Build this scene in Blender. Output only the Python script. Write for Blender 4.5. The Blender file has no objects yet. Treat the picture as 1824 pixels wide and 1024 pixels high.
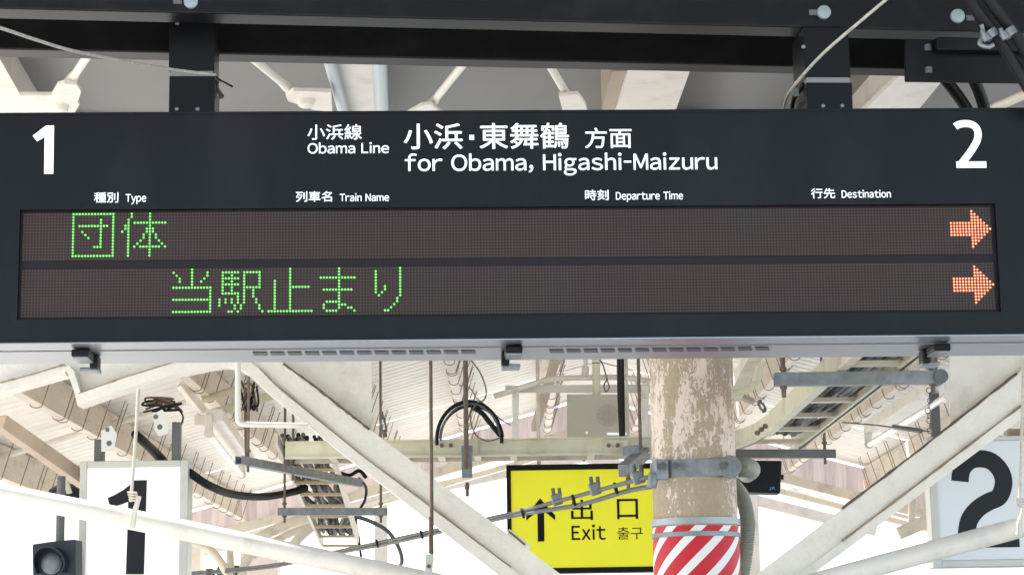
import bpy, math, random
from mathutils import Vector, Matrix
random.seed(7)
S = bpy.context.scene
COL = S.collection
V = Vector
R = math.radians

# ------------------------------------------------------------------ camera, sky, sun, exposure
F_PX, PITCH, ROLL = 3800.0, R(10.3), R(0.8)
CAM = V((0, 0, 1.6))
fwd = V((0, math.cos(PITCH), math.sin(PITCH)))
up0 = V((0, -math.sin(PITCH), math.cos(PITCH)))
rgt = V((1, 0, 0)) * math.cos(ROLL) - up0 * math.sin(ROLL)
upv = up0 * math.cos(ROLL) + V((1, 0, 0)) * math.sin(ROLL)
cd = bpy.data.cameras.new("camera")
cam = bpy.data.objects.new("camera", cd)
COL.objects.link(cam)
cam.matrix_world = Matrix(((rgt.x, upv.x, -fwd.x, CAM.x), (rgt.y, upv.y, -fwd.y, CAM.y),
                           (rgt.z, upv.z, -fwd.z, CAM.z), (0, 0, 0, 1)))
cd.sensor_width = 36.0
cd.lens = F_PX / 1824 * 36.0
cd.clip_end = 5000
S.camera = cam

SUN_EL, SUN_AZ = R(52), R(-62)          # azimuth from +Y, negative = to the left
w = bpy.data.worlds.new("World")
S.world = w
w.use_nodes = True
nt = w.node_tree
sky = nt.nodes.new("ShaderNodeTexSky")
sky.sky_type = 'NISHITA'
sky.sun_disc = False
sky.sun_elevation = SUN_EL
sky.sun_rotation = SUN_AZ
sky.air_density = 1.2
sky.dust_density = 1.0
bg = nt.nodes["Background"]
bg.inputs[1].default_value = 0.15
nt.links.new(sky.outputs[0], bg.inputs[0])
sd = bpy.data.lights.new("sun", 'SUN')
sd.energy = 4.0
sd.angle = R(0.5)
sd.color = (1.0, 0.96, 0.9)
sun = bpy.data.objects.new("sun", sd)
COL.objects.link(sun)
sdir = V((math.sin(SUN_AZ) * math.cos(SUN_EL), math.cos(SUN_AZ) * math.cos(SUN_EL), math.sin(SUN_EL)))
sun.rotation_euler = sdir.to_track_quat('Z', 'Y').to_euler()
S.view_settings.view_transform = 'Standard'
S.view_settings.look = 'None'
S.view_settings.gamma = 1.0
EXPO = 1.78
S.view_settings.exposure = EXPO
GAIN = 2.0 ** -EXPO                     # lit things are given in picture brightness

# ------------------------------------------------------------------ placing helpers (points in the place)
def ray(px, py):
    return fwd + rgt * ((px - 912) / F_PX) - upv * ((py - 512) / F_PX)
def at(px, py, Y):
    d = ray(px, py)
    return CAM + d * ((Y - CAM.y) / d.y)
def atz(px, py, z):
    d = ray(px, py)
    return CAM + d * ((z - CAM.z) / d.z)
def atplane(px, py, o, n):
    d = ray(px, py)
    return CAM + d * ((o - CAM).dot(n) / d.dot(n))

# ------------------------------------------------------------------ materials
MATS = {}
def mat(name, col, rough=0.5, metal=0.0, var=0.06, scale=6.0, dirt=None, dirt_amt=0.0, dirt_scale=9.0,
        bump=0.0, bscale=60.0, stretch=(1, 1, 1), spec=0.5, emit=None, trans=0.0):
    m = bpy.data.materials.new(name)
    m.use_nodes = True
    t = m.node_tree
    b = t.nodes["Principled BSDF"]
    b.inputs["Roughness"].default_value = rough
    b.inputs["Metallic"].default_value = metal
    b.inputs["Specular IOR Level"].default_value = spec
    tc = t.nodes.new("ShaderNodeTexCoord")
    mp = t.nodes.new("ShaderNodeMapping")
    mp.inputs["Scale"].default_value = stretch
    t.links.new(tc.outputs["Object"], mp.inputs[0])
    n = t.nodes.new("ShaderNodeTexNoise")
    n.inputs["Scale"].default_value = scale
    n.inputs["Detail"].default_value = 5
    t.links.new(mp.outputs[0], n.inputs[0])
    cr = t.nodes.new("ShaderNodeValToRGB")
    c = V(col)
    cr.color_ramp.elements[0].position = 0.3
    cr.color_ramp.elements[1].position = 0.7
    cr.color_ramp.elements[0].color = (*(c * (1 - var)), 1)
    cr.color_ramp.elements[1].color = (*(c * (1 + var)), 1)
    t.links.new(n.outputs[0], cr.inputs[0])
    out = cr.outputs[0]
    if dirt:
        n2 = t.nodes.new("ShaderNodeTexNoise")
        n2.inputs["Scale"].default_value = dirt_scale
        n2.inputs["Detail"].default_value = 8
        n2.inputs["Roughness"].default_value = 0.65
        t.links.new(mp.outputs[0], n2.inputs[0])
        r2 = t.nodes.new("ShaderNodeValToRGB")
        r2.color_ramp.elements[0].position = 0.5
        r2.color_ramp.elements[1].position = 0.78
        r2.color_ramp.elements[1].color = (dirt_amt,) * 3 + (1,)
        t.links.new(n2.outputs[0], r2.inputs[0])
        mx = t.nodes.new("ShaderNodeMixRGB")
        mx.inputs[2].default_value = (*dirt, 1)
        t.links.new(r2.outputs[0], mx.inputs[0])
        t.links.new(out, mx.inputs[1])
        out = mx.outputs[0]
    t.links.new(out, b.inputs["Base Color"])
    if bump:
        n3 = t.nodes.new("ShaderNodeTexNoise")
        n3.inputs["Scale"].default_value = bscale
        t.links.new(mp.outputs[0], n3.inputs[0])
        bp = t.nodes.new("ShaderNodeBump")
        bp.inputs["Strength"].default_value = bump
        bp.inputs["Distance"].default_value = 0.01
        t.links.new(n3.outputs[0], bp.inputs["Height"])
        t.links.new(bp.outputs[0], b.inputs["Normal"])
    if emit:
        b.inputs["Emission Color"].default_value = (*emit[:3], 1)
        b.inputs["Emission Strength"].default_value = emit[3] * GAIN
        if "light" in name:                 # single lamps differ a little
            wn = t.nodes.new("ShaderNodeTexNoise")
            wn.inputs["Scale"].default_value = 140
            t.links.new(tc.outputs["Object"], wn.inputs[0])
            mr = t.nodes.new("ShaderNodeMapRange")
            mr.inputs[1].default_value, mr.inputs[2].default_value = 0.3, 0.7
            mr.inputs[3].default_value, mr.inputs[4].default_value = 0.6 * emit[3] * GAIN, 1.2 * emit[3] * GAIN
            t.links.new(wn.outputs[0], mr.inputs[0])
            t.links.new(mr.outputs[0], b.inputs["Emission Strength"])
    if trans:
        tr = t.nodes.new("ShaderNodeBsdfTranslucent")
        t.links.new(out, tr.inputs[0])
        ms = t.nodes.new("ShaderNodeMixShader")
        ms.inputs[0].default_value = trans
        t.links.new(b.outputs[0], ms.inputs[1])
        t.links.new(tr.outputs[0], ms.inputs[2])
        t.links.new(ms.outputs[0], t.nodes["Material Output"].inputs[0])
    MATS[name] = m
    return m

RUSTY = (0.20, 0.12, 0.06)
cream = mat("cream paint", (0.74, 0.68, 0.58), 0.45, dirt=RUSTY, dirt_amt=0.55, bump=0.15)
white = mat("white paint", (0.83, 0.785, 0.715), 0.4, var=0.04, dirt=(0.45, 0.38, 0.29), dirt_amt=0.5, dirt_scale=7, bump=0.12)
strutm = mat("flaking white paint", (0.86, 0.815, 0.74), 0.55, var=0.04, scale=9, dirt=(0.45, 0.35, 0.25), dirt_amt=0.2, dirt_scale=30, bump=0.4, bscale=45)
tanp = mat("tan paint", (0.50, 0.40, 0.31), 0.5, dirt=RUSTY, dirt_amt=0.4)
ivory = mat("yellowed ivory paint", (0.66, 0.62, 0.47), 0.45, dirt=(0.3, 0.22, 0.1), dirt_amt=0.6, dirt_scale=5)
galv = mat("galvanised steel", (0.225, 0.245, 0.265), 0.45, 0.35, var=0.24, scale=26, dirt=(0.16, 0.13, 0.10), dirt_amt=0.5, dirt_scale=14)
galvd = mat("weathered steel", (0.115, 0.122, 0.126), 0.5, 0.3, var=0.15, scale=12)
black = mat("black paint", (0.006, 0.007, 0.009), 0.42, spec=0.2, var=0.15)
face = mat("charcoal sign face", (0.0062, 0.0068, 0.0082), 0.36, var=0.08, scale=3, dirt=(0.03, 0.03, 0.031), dirt_amt=0.35, dirt_scale=4, stretch=(1, 1, .35), bump=0.02, bscale=200, spec=0.16)
beamm = mat("black beam paint", (0.0062, 0.0064, 0.0072), 0.36, spec=0.2, var=0.2, scale=5, dirt=(0.03, 0.028, 0.027), dirt_amt=0.4)
rubber = mat("black rubber", (0.008, 0.008, 0.009), 0.55, spec=0.3)
rod = mat("rusty rod", (0.16, 0.12, 0.095), 0.65, 0.3, var=0.25, scale=30)
steel = mat("stainless steel", (0.62, 0.64, 0.66), 0.28, 0.9, var=0.08, scale=20)
wirem = mat("pale wire", (0.50, 0.47, 0.42), 0.5, 0.3, var=0.2, scale=80)
cord = mat("pale cord", (0.66, 0.60, 0.50), 0.8, var=0.12, scale=60)
under = mat("satin underside metal", (0.265, 0.282, 0.30), 0.36, 0.85, var=0.03, scale=4)
slotm = mat("vent dark metal", (0.045, 0.052, 0.062), 0.5, 0.3)
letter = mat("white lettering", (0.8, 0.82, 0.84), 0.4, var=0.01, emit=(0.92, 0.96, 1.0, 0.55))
roofm = mat("roof sheet paint", (0.86, 0.82, 0.745), 0.5, var=0.05, scale=2.5, dirt=(0.42, 0.31, 0.2), dirt_amt=0.45, dirt_scale=5, stretch=(0.35, 2.5, 1))
deckm = mat("grey deck paint", (0.22, 0.218, 0.212), 0.5, var=0.05, scale=3, dirt=(0.2, 0.19, 0.18), dirt_amt=0.35, dirt_scale=6)
pink = mat("faded pink sheet", (0.70, 0.60, 0.59), 0.5, var=0.1, scale=3, stretch=(6, 6, 0.5), dirt=(0.3, 0.22, 0.2), dirt_amt=0.4, trans=0.12)
yellow = mat("yellow sign face", (0.74, 0.72, 0.02), 0.4, var=0.02, emit=(0.9, 0.86, 0.02, 0.24))  # faint glow added to brighten the yellow
dark = mat("dark print", (0.008, 0.008, 0.008), 0.55, spec=0.15)
digit = mat("dark blue digit", (0.006, 0.008, 0.013), 0.3, spec=0.22)
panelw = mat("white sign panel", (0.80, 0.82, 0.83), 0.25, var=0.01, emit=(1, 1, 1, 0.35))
panelg = mat("pale grey sign panel", (0.68, 0.705, 0.74), 0.16, var=0.02, scale=2)
alu = mat("aluminium sign frame", (0.50, 0.50, 0.48), 0.4, 0.4, var=0.06)
beige = mat("beige box paint", (0.47, 0.43, 0.34), 0.45, var=0.03, dirt=(0.4, 0.3, 0.2), dirt_amt=0.2)
hosem = mat("grey green hose", (0.27, 0.27, 0.22), 0.5)
lens = mat("clear lens", (0.15, 0.165, 0.18), 0.2, var=0.05)
tubem = mat("lamp tube glass", (0.84, 0.83, 0.80), 0.2, var=0.01)
bluem = mat("blue logo", (0.02, 0.2, 0.6), 0.4, emit=(0.02, 0.25, 0.8, 0.08))  # blue print with a slight glow added to the colour
green_core = mat("green light core", (0.1, 0.5, 0.1), 0.3, emit=(0.48, 1.0, 0.22, 1.05))
green_halo = mat("green light rim", (0.02, 0.2, 0.02), 0.3, emit=(0.04, 0.50, 0.02, 0.6))
red_core = mat("orange light core", (0.5, 0.2, 0.1), 0.3, emit=(1.0, 0.70, 0.34, 1.3))
red_halo = mat("orange light rim", (0.3, 0.03, 0.02), 0.3, emit=(0.95, 0.095, 0.025, 0.9))
pilot = mat("green pilot", (0.2, 0.6, 0.1), 0.3, emit=(0.4, 1.0, 0.2, 1.5))
concrete = mat("platform concrete", (0.46, 0.44, 0.40), 0.85, var=0.1, scale=1.5, dirt=(0.2, 0.19, 0.17), dirt_amt=0.4, bump=0.2)
ballast = mat("track ballast", (0.36, 0.32, 0.27), 0.9, var=0.35, scale=22, bump=0.8, bscale=18)
earth = mat("ground earth", (0.34, 0.33, 0.27), 0.95, var=0.2, scale=0.4)
railm = mat("rail steel", (0.28, 0.2, 0.15), 0.45, 0.6)
cablem = mat("grey cables", (0.10, 0.10, 0.10), 0.55, var=0.5, scale=25)

def pole_material():
    m = bpy.data.materials.new("peeling column paint")
    m.use_nodes = True
    t = m.node_tree
    b = t.nodes["Principled BSDF"]
    b.inputs["Roughness"].default_value = 0.75
    tc = t.nodes.new("ShaderNodeTexCoord")
    mp = t.nodes.new("ShaderNodeMapping")
    mp.inputs["Scale"].default_value = (1, 1, 0.5)
    t.links.new(tc.outputs["Object"], mp.inputs[0])
    mp2 = t.nodes.new("ShaderNodeMapping")
    mp2.inputs["Scale"].default_value = (1, 1, 0.22)
    t.links.new(tc.outputs["Object"], mp2.inputs[0])
    def noise(scale, detail=4, dist=0.0, rough=0.55, mp=mp):
        n = t.nodes.new("ShaderNodeTexNoise")
        n.inputs["Scale"].default_value = scale
        n.inputs["Detail"].default_value = detail
        n.inputs["Distortion"].default_value = dist
        n.inputs["Roughness"].default_value = rough
        t.links.new(mp.outputs[0], n.inputs[0])
        return n.outputs[0]
    big, fine = noise(9, 3, 0.4, 0.55, mp2), noise(66, 6, 1.2, 0.68)
    sx = t.nodes.new("ShaderNodeSeparateXYZ")
    t.links.new(tc.outputs["Object"], sx.inputs[0])
    hz = t.nodes.new("ShaderNodeMapRange")           # the foot of the column has lost most of its paint
    hz.inputs[1].default_value = 2.30
    hz.inputs[2].default_value = 2.46
    hz.inputs[3].default_value = 0.12
    hz.inputs[4].default_value = 0.0
    t.links.new(sx.outputs[2], hz.inputs[0])
    a = t.nodes.new("ShaderNodeMath"); a.operation = 'MULTIPLY_ADD'
    a.inputs[1].default_value = 0.95
    t.links.new(big, a.inputs[0]); t.links.new(fine, a.inputs[2])
    a2 = t.nodes.new("ShaderNodeMath"); a2.operation = 'ADD'
    t.links.new(a.outputs[0], a2.inputs[0]); t.links.new(hz.outputs[0], a2.inputs[1])
    cr = t.nodes.new("ShaderNodeValToRGB")
    e = cr.color_ramp.elements
    e[0].position = 0.0; e[0].color = (0.78, 0.63, 0.53, 1)
    e[1].position = 1.0; e[1].color = (0.36, 0.26, 0.16, 1)
    for p, c in ((0.54, (0.78, 0.62, 0.52, 1)), (0.582, (0.84, 0.72, 0.61, 1)), (0.596, (0.47, 0.37, 0.265, 1)), (0.70, (0.40, 0.305, 0.205, 1))):
        x = e.new(p); x.color = c
    mr = t.nodes.new("ShaderNodeMath"); mr.operation = 'MULTIPLY'
    mr.inputs[1].default_value = 0.6
    t.links.new(a2.outputs[0], mr.inputs[0])
    t.links.new(mr.outputs[0], cr.inputs[0])
    t.links.new(cr.outputs[0], b.inputs["Base Color"])
    bp = t.nodes.new("ShaderNodeBump")
    bp.inputs["Strength"].default_value = 0.9
    bp.inputs["Distance"].default_value = 0.006
    bp.invert = True
    t.links.new(cr.outputs[0], bp.inputs["Height"])
    t.links.new(bp.outputs[0], b.inputs["Normal"])
    return m

def stripe_material():
    m = bpy.data.materials.new("red and white stripes")
    m.use_nodes = True
    t = m.node_tree
    b = t.nodes["Principled BSDF"]
    b.inputs["Roughness"].default_value = 0.45
    b.inputs["Specular IOR Level"].default_value = 0.25
    tc = t.nodes.new("ShaderNodeTexCoord")
    sx = t.nodes.new("ShaderNodeSeparateXYZ")
    t.links.new(tc.outputs["Object"], sx.inputs[0])
    def M(op, a, bb=None):
        n = t.nodes.new("ShaderNodeMath"); n.operation = op
        for i, q in ((0, a), (1, bb)):
            if q is None: continue
            if isinstance(q, (int, float)): n.inputs[i].default_value = q
            else: t.links.new(q, n.inputs[i])
        return n.outputs[0]
    ang = M('ARCTAN2', sx.outputs[0], M('MULTIPLY', sx.outputs[1], -1.0))
    u = M('MULTIPLY', ang, 0.163)
    s = M('SUBTRACT', u, M('MULTIPLY', sx.outputs[2], 1.06))
    fr = M('FRACT', M('DIVIDE', s, 0.1138))
    isw = M('LESS_THAN', fr, 0.385)
    n = t.nodes.new("ShaderNodeTexNoise"); n.inputs["Scale"].default_value = 12
    t.links.new(tc.outputs["Object"], n.inputs[0])
    mx0 = t.nodes.new("ShaderNodeMixRGB")
    mx0.inputs[1].default_value = (0.50, 0.012, 0.022, 1)
    mx0.inputs[2].default_value = (0.60, 0.03, 0.05, 1)
    t.links.new(n.outputs[0], mx0.inputs[0])
    mx = t.nodes.new("ShaderNodeMixRGB")
    mx.inputs[2].default_value = (0.80, 0.79, 0.78, 1)
    t.links.new(isw, mx.inputs[0])
    t.links.new(mx0.outputs[0], mx.inputs[1])
    t.links.new(mx.outputs[0], b.inputs["Base Color"])
    return m

def led_material(pitch):
    m = bpy.data.materials.new("unlit dot matrix")
    m.use_nodes = True
    t = m.node_tree
    b = t.nodes["Principled BSDF"]
    b.inputs["Roughness"].default_value = 0.55
    b.inputs["Specular IOR Level"].default_value = 0.2
    tc = t.nodes.new("ShaderNodeTexCoord")
    vm = t.nodes.new("ShaderNodeVectorMath"); vm.operation = 'SCALE'
    vm.inputs["Scale"].default_value = 1.0 / pitch
    t.links.new(tc.outputs["UV"], vm.inputs[0])
    fr = t.nodes.new("ShaderNodeVectorMath"); fr.operation = 'FRACTION'
    t.links.new(vm.outputs[0], fr.inputs[0])
    ds = t.nodes.new("ShaderNodeVectorMath"); ds.operation = 'DISTANCE'
    ds.inputs[1].default_value = (0.5, 0.5, 0)
    t.links.new(fr.outputs[0], ds.inputs[0])
    cr = t.nodes.new("ShaderNodeValToRGB")
    e = cr.color_ramp.elements
    e[0].position = 0.18; e[0].color = (0.082, 0.060, 0.053, 1)
    e[1].position = 0.36; e[1].color = (0.036, 0.0225, 0.021, 1)
    t.links.new(ds.outputs["Value"], cr.inputs[0])
    n = t.nodes.new("ShaderNodeTexNoise"); n.inputs["Scale"].default_value = 2.2
    t.links.new(tc.outputs["Object"], n.inputs[0])
    mx = t.nodes.new("ShaderNodeMixRGB"); mx.blend_type = 'MULTIPLY'
    mx.inputs[0].default_value = 0.22
    t.links.new(cr.outputs[0], mx.inputs[1]); t.links.new(n.outputs[1], mx.inputs[2])
    t.links.new(mx.outputs[0], b.inputs["Base Color"])
    return m

# ------------------------------------------------------------------ mesh builder
def props(o, label=None, cat=None, group=None, kind=None):
    if label: o["label"] = label
    if cat: o["category"] = cat
    if group: o["group"] = group
    if kind: o["kind"] = kind
    return o
def wloc(o):
    p = V((0, 0, 0))
    while o:
        p += o.location
        o = o.parent
    return p
def thing(name, label, cat, loc, group=None):
    o = bpy.data.objects.new(name, None)
    o.empty_display_size = 0.05
    COL.objects.link(o)
    o.location = loc
    return props(o, label, cat, group)

class MB:
    def __init__(s):
        s.v, s.f, s.sm = [], [], []
    def add(s, vs, fs, smooth=False):
        b = len(s.v)
        s.v += [V(p) for p in vs]
        s.f += [tuple(i + b for i in f) for f in fs]
        s.sm += [smooth] * len(fs)
        return s
    def hexa(s, p):            # 8 corners: bottom ring 0-3, top ring 4-7
        return s.add(p, [(3, 2, 1, 0), (4, 5, 6, 7), (0, 1, 5, 4), (1, 2, 6, 5), (2, 3, 7, 6), (3, 0, 4, 7)])
    def box(s, c, size, X=V((1, 0, 0)), Y=V((0, 1, 0)), Z=V((0, 0, 1))):
        c = V(c)
        x, y, z = V(X).normalized() * size[0] / 2, V(Y).normalized() * size[1] / 2, V(Z).normalized() * size[2] / 2
        return s.hexa([c - x - y - z, c + x - y - z, c + x + y - z, c - x + y - z, c - x - y + z, c + x - y + z, c + x + y + z, c - x + y + z])
    def beam(s, a, b, wd, ht, up=V((0, 0, 1))):
        a, b = V(a), V(b)
        d = (b - a)
        L = d.length
        d.normalize()
        sd = d.cross(up).normalized()
        u = sd.cross(d).normalized()
        return s.box((a + b) / 2, (L, wd, ht), d, sd, u)
    def prism(s, pts, ext):
        n = len(pts)
        pts = [V(p) for p in pts]
        ext = V(ext)
        return s.add(pts + [p + ext for p in pts], [tuple(range(n))[::-1], tuple(range(n, 2 * n))] +
                     [(i, (i + 1) % n, n + (i + 1) % n, n + i) for i in range(n)])
    def strip(s, A, B, ext):   # solid between two polylines, given thickness vector
        n = len(A)
        for i in range(n - 1):
            s.hexa([V(A[i]), V(A[i + 1]), V(A[i + 1]) + V(ext), V(A[i]) + V(ext), V(B[i]), V(B[i + 1]), V(B[i + 1]) + V(ext), V(B[i]) + V(ext)])
        return s
    def tube(s, pts, r, n=10, rf=None, caps=True):
        pts = [V(p) for p in pts]
        m = len(pts)
        t0 = (pts[1] - pts[0]).normalized()
        ref = V((0, 0, 1)) if abs(t0.z) < 0.9 else V((1, 0, 0))
        u = t0.cross(ref).normalized()
        vs = []
        for i in range(m):
            t = (pts[min(i + 1, m - 1)] - pts[max(i - 1, 0)]).normalized()
            u = (u - t * u.dot(t)).normalized()
            q = t.cross(u)
            rr = r if rf is None else rf(i)
            vs += [pts[i] + (u * math.cos(2 * math.pi * k / n) + q * math.sin(2 * math.pi * k / n)) * rr for k in range(n)]
        fs = [(i * n + k, i * n + (k + 1) % n, (i + 1) * n + (k + 1) % n, (i + 1) * n + k) for i in range(m - 1) for k in range(n)]
        b = len(s.v)
        s.add(vs, fs, True)
        if caps:
            s.f += [tuple(b + k for k in range(n))[::-1], tuple(b + (m - 1) * n + k for k in range(n))]
            s.sm += [False, False]
        return s
    def lathe(s, o, prof, n=40, ax=V((0, 0, 1))):
        o, ax = V(o), V(ax).normalized()
        u = ax.orthogonal().normalized()
        q = ax.cross(u)
        m = len(prof)
        vs = [o + ax * h + (u * math.cos(2 * math.pi * k / n) + q * math.sin(2 * math.pi * k / n)) * r for r, h in prof for k in range(n)]
        fs = [(i * n + k, i * n + (k + 1) % n, (i + 1) * n + (k + 1) % n, (i + 1) * n + k) for i in range(m - 1) for k in range(n)]
        return s.add(vs, fs, True)
    def cyl(s, a, b, r, n=14):
        return s.tube([a, b], r, n)
    def build(s, name, m, parent=None, bevel=0.0, label=None, **kw):
        me = bpy.data.meshes.new(name)
        off = wloc(parent) if parent else V((0, 0, 0))
        me.from_pydata([tuple(p - off) for p in s.v], [], s.f)
        for p, f in zip(me.polygons, s.sm):
            p.use_smooth = f
        me.materials.append(m)
        me.update()
        if any(s.sm):
            me.set_sharp_from_angle(angle=R(42))
        o = bpy.data.objects.new(name, me)
        COL.objects.link(o)
        if parent: o.parent = parent
        if bevel:
            b = o.modifiers.new("edge", 'BEVEL')
            b.width = bevel
            b.segments = 2
            b.limit_method = 'ANGLE'
        props(o, label, **kw)
        return o

def sm(pts, k=8):              # Catmull-Rom through points
    pts = [V(p) for p in pts]
    P = [pts[0] * 2 - pts[1]] + pts + [pts[-1] * 2 - pts[-2]]
    out = []
    for i in range(1, len(P) - 2):
        for j in range(k):
            t = j / k
            a, b, c, d = P[i - 1], P[i], P[i + 1], P[i + 2]
            out.append(0.5 * ((2 * b) + (c - a) * t + (2 * a - 5 * b + 4 * c - d) * t * t + (3 * b - a - 3 * c + d) * t ** 3))
    out.append(pts[-1])
    return out
def bolt(mb, p, axis, r, h):   # hexagonal head
    mb.tube([p, V(p) + V(axis).normalized() * h], r, 6)
    return mb

class Frame:                    # an upright sign plane: origin, right, up, towards the viewer
    def __init__(s, px, py, Y, yaw):
        s.o = at(px, py, Y)
        s.u = V((math.cos(yaw), math.sin(yaw), 0))
        s.v = V((0, 0, 1))
        s.n = V((math.sin(yaw), -math.cos(yaw), 0))
    def uv(s, px, py):
        p = atplane(px, py, s.o, s.n) - s.o
        return p.dot(s.u), p.dot(s.v)
    def P(s, u, v, n=0.0):
        return s.o + s.u * u + s.v * v + s.n * n
    def box(s, mb, u0, u1, v0, v1, n0, n1):
        return mb.hexa([s.P(u0, v0, n1), s.P(u1, v0, n1), s.P(u1, v0, n0), s.P(u0, v0, n0), s.P(u0, v1, n1), s.P(u1, v1, n1), s.P(u1, v1, n0), s.P(u0, v1, n0)])
    def poly(s, px_pts, n0, n1):
        mb = MB()
        pts = []
        for p in px_pts:
            u, v = s.uv(*p)
            pts.append(s.P(u, v, n0))
        return mb.prism(pts, s.n * (n1 - n0))

def outline(body):
    c = bpy.data.curves.new("lettering", 'FONT')
    c.body = body
    o = bpy.data.objects.new("lettering", c)
    COL.objects.link(o)
    bpy.context.view_layer.update()
    me = o.evaluated_get(bpy.context.evaluated_depsgraph_get()).to_mesh()
    vs = [v.co.copy() for v in me.vertices]
    fs = [tuple(p.vertices) for p in me.polygons]
    o.to_mesh_clear()
    bpy.data.objects.remove(o)
    bpy.data.curves.remove(c)
    return vs, fs
GLYPHS = {}
def latin(body):               # the wide humanist Latin letters, set one by one with even gaps
    vs, fs, x = [], [], 0.0
    for ch in body:
        if ch == " ":
            x += 0.33
            continue
        if ch not in GLYPHS:
            GLYPHS[ch] = outline(chr(ord(ch) + 0xFEE0))
        gv, gf = GLYPHS[ch]
        lo, hi = min(v.x for v in gv), max(v.x for v in gv)
        k = {"m": 0.86, "M": 0.88, "-": 0.42, "H": .9}.get(ch, 0.93)
        rnd = 0.5 if ch in "aoecOqd" else 1.0
        x += 0.056 * (0.75 if rnd < 1 else 1.0) + (0.0 if ch not in "ry" else -0.004)
        b = len(vs)
        vs += [V(((v.x - lo) * k + x, v.y, 0)) for v in gv]
        fs += [tuple(i + b for i in f) for f in gf]
        x += (hi - lo) * k + (0.056 if ch not in "rTtyf" else 0.022) * (0.8 if ch in "oebO" else 1)
    return vs, fs
def lettering(fr, body, x0, x1, y0, y1, n, m, parent, bold=0.0, thick=0.0015, name="lettering"):
    vs, fs = latin(body) if body.isascii() and body != "JR" else outline(body)
    ax, bx = min(v.x for v in vs), max(v.x for v in vs)
    ay, by = min(v.y for v in vs), max(v.y for v in vs)
    xm, ym = (x0 + x1) / 2, (y0 + y1) / 2
    u0, u1 = fr.uv(x0, ym)[0], fr.uv(x1, ym)[0]
    v1, v0 = fr.uv(xm, y0)[1], fr.uv(xm, y1)[1]
    mb = MB()
    sx_, sy_ = (u1 - u0) / (bx - ax), (v1 - v0) / (by - ay)
    r = min(bold * (0.62 if body.isascii() else 0.36), 0.02) * sy_
    ks = [(0, 0)] + ([(math.cos(k * math.pi / 4) * r, math.sin(k * math.pi / 4) * r) for k in range(8)] if r else [])
    fx, fy = (u1 - u0 - 2 * r) / (bx - ax), (v1 - v0 - 2 * r) / (by - ay)
    for i, (dx, dy) in enumerate(ks):       # a few overlaid passes give the heavier weight of the sign's lettering
        mb.add([fr.P(u0 + r + dx + (v.x - ax) * fx, v0 + r + dy + (v.y - ay) * fy, n + thick - i * 0.00006) for v in vs], fs)
    return mb.build(name, m, parent)

def digit_two(fr, x0, x1, y0, y1, wd, n, m, parent, name, key=None, bar=None):
    # stroked figure 2 in a unit box (0..1 wide, 0..1 high)
    u0, v1 = fr.uv(x0, y0)
    u1, v0 = fr.uv(x1, y1)
    W, H = u1 - u0, v1 - v0
    h = wd / 2
    key = key or [(0.02 + h * 0.2, 0.73), (0.08, 0.86 - h * .3), (0.25, 0.985 - h), (0.48, 1 - h), (0.74, 0.95 - h), (0.95 - h, 0.74), (0.90 - h, 0.55), (0.66, 0.385), (0.38, 0.24), (0.10 + h, 0.10), (0.0 + h, 0.0)]
    cl = sm([V((a * W, b * H, 0)) for a, b in key], 8)
    hw = h * W
    L, Rr = [], []
    for i, p in enumerate(cl):
        t = (cl[min(i + 1, len(cl) - 1)] - cl[max(i - 1, 0)]).normalized()
        q = V((-t.y, t.x, 0)) * hw
        L.append(p + q); Rr.append(p - q)
    mb = MB()
    for i in range(len(cl) - 1):
        mb.add([fr.P(u0 + a.x, v0 + max(a.y, 0), n) for a in (L[i], Rr[i], Rr[i + 1], L[i + 1])], [(0, 1, 2, 3)])
    bh = bar * H if bar else wd * W * 0.98
    mb.add([fr.P(u0 + a, v0 + b, n + 0.0004) for a, b in ((0.0, 0), (W, 0), (W, bh), (0.0, bh))], [(0, 1, 2, 3)])
    return mb.build(name, m, parent)

# ================================================================== SETTING
g = MB().box((0, 700, -1.35), (3000, 3000, 0.1)).build("ground", earth, kind="structure")
AX = 0.70                       # centre line of the island platform
MB().box((AX, 30, -0.52), (9.6, 130, 1.04)).build("platform", concrete, kind="structure")
for s in (-1, 1):
    MB().box((AX + s * 9.3, 30, -1.22), (8.8, 130, 0.14)).build("track_bed", ballast, kind="structure")
    for dx in (-2.4 , -1.33):
        pass
for s in (-1, 1):
    t = thing("railway_track", "rails on pale ballast to the %s of the island platform" % ("left" if s < 0 else "right"), "track", (AX + s * 6.6, 30, -1.15), "tracks beside the platform")
    for dx in (-0.534, 0.534):
        MB().box((AX + s * 6.6 + dx, 30, -1.05), (0.07, 130, 0.15)).build("rail", railm, t)

# ================================================================== DEPARTURE BOARD
YAW = R(1.97)
B = Frame(912, 400, 5.0, YAW)
uL, uR = B.uv(-78, 400)[0], B.uv(1893, 400)[0]
vT, vB = B.uv(912, 198.5)[1], B.uv(912, 600.5)[1]
board = thing("departure_board", "long charcoal departure board with green lit dots and white lettering under black beams", "departure board", B.P(0, vB, 0))
l0, l1 = B.uv(33, 470)[0], B.uv(1778, 460)[0]
t1, t0 = B.uv(912, 368.2)[1], B.uv(912, 562.5)[1]
TH = 0.315
mb = MB()
B.box(mb, uL, uR, t1, vT, -0.06, 0)
B.box(mb, uL, uR, vB, t0, -0.06, 0)
B.box(mb, uL, l0, t0, t1, -0.06, 0)
B.box(mb, l1, uR, t0, t1, -0.06, 0)
B.box(mb, uL, uR, vB + 0.002, vT, -TH, -0.0605)
mb.build("housing", face, board)
# rim and seam lines
mb = MB()
B.box(mb, uL, uR, vT - 0.004, vT + 0.002, -0.03, 0.002)
B.box(mb, uL, uR, vB - 0.003, vB + 0.004, -0.02, 0.0025)
mb.build("edge_trim", face, board)
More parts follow.
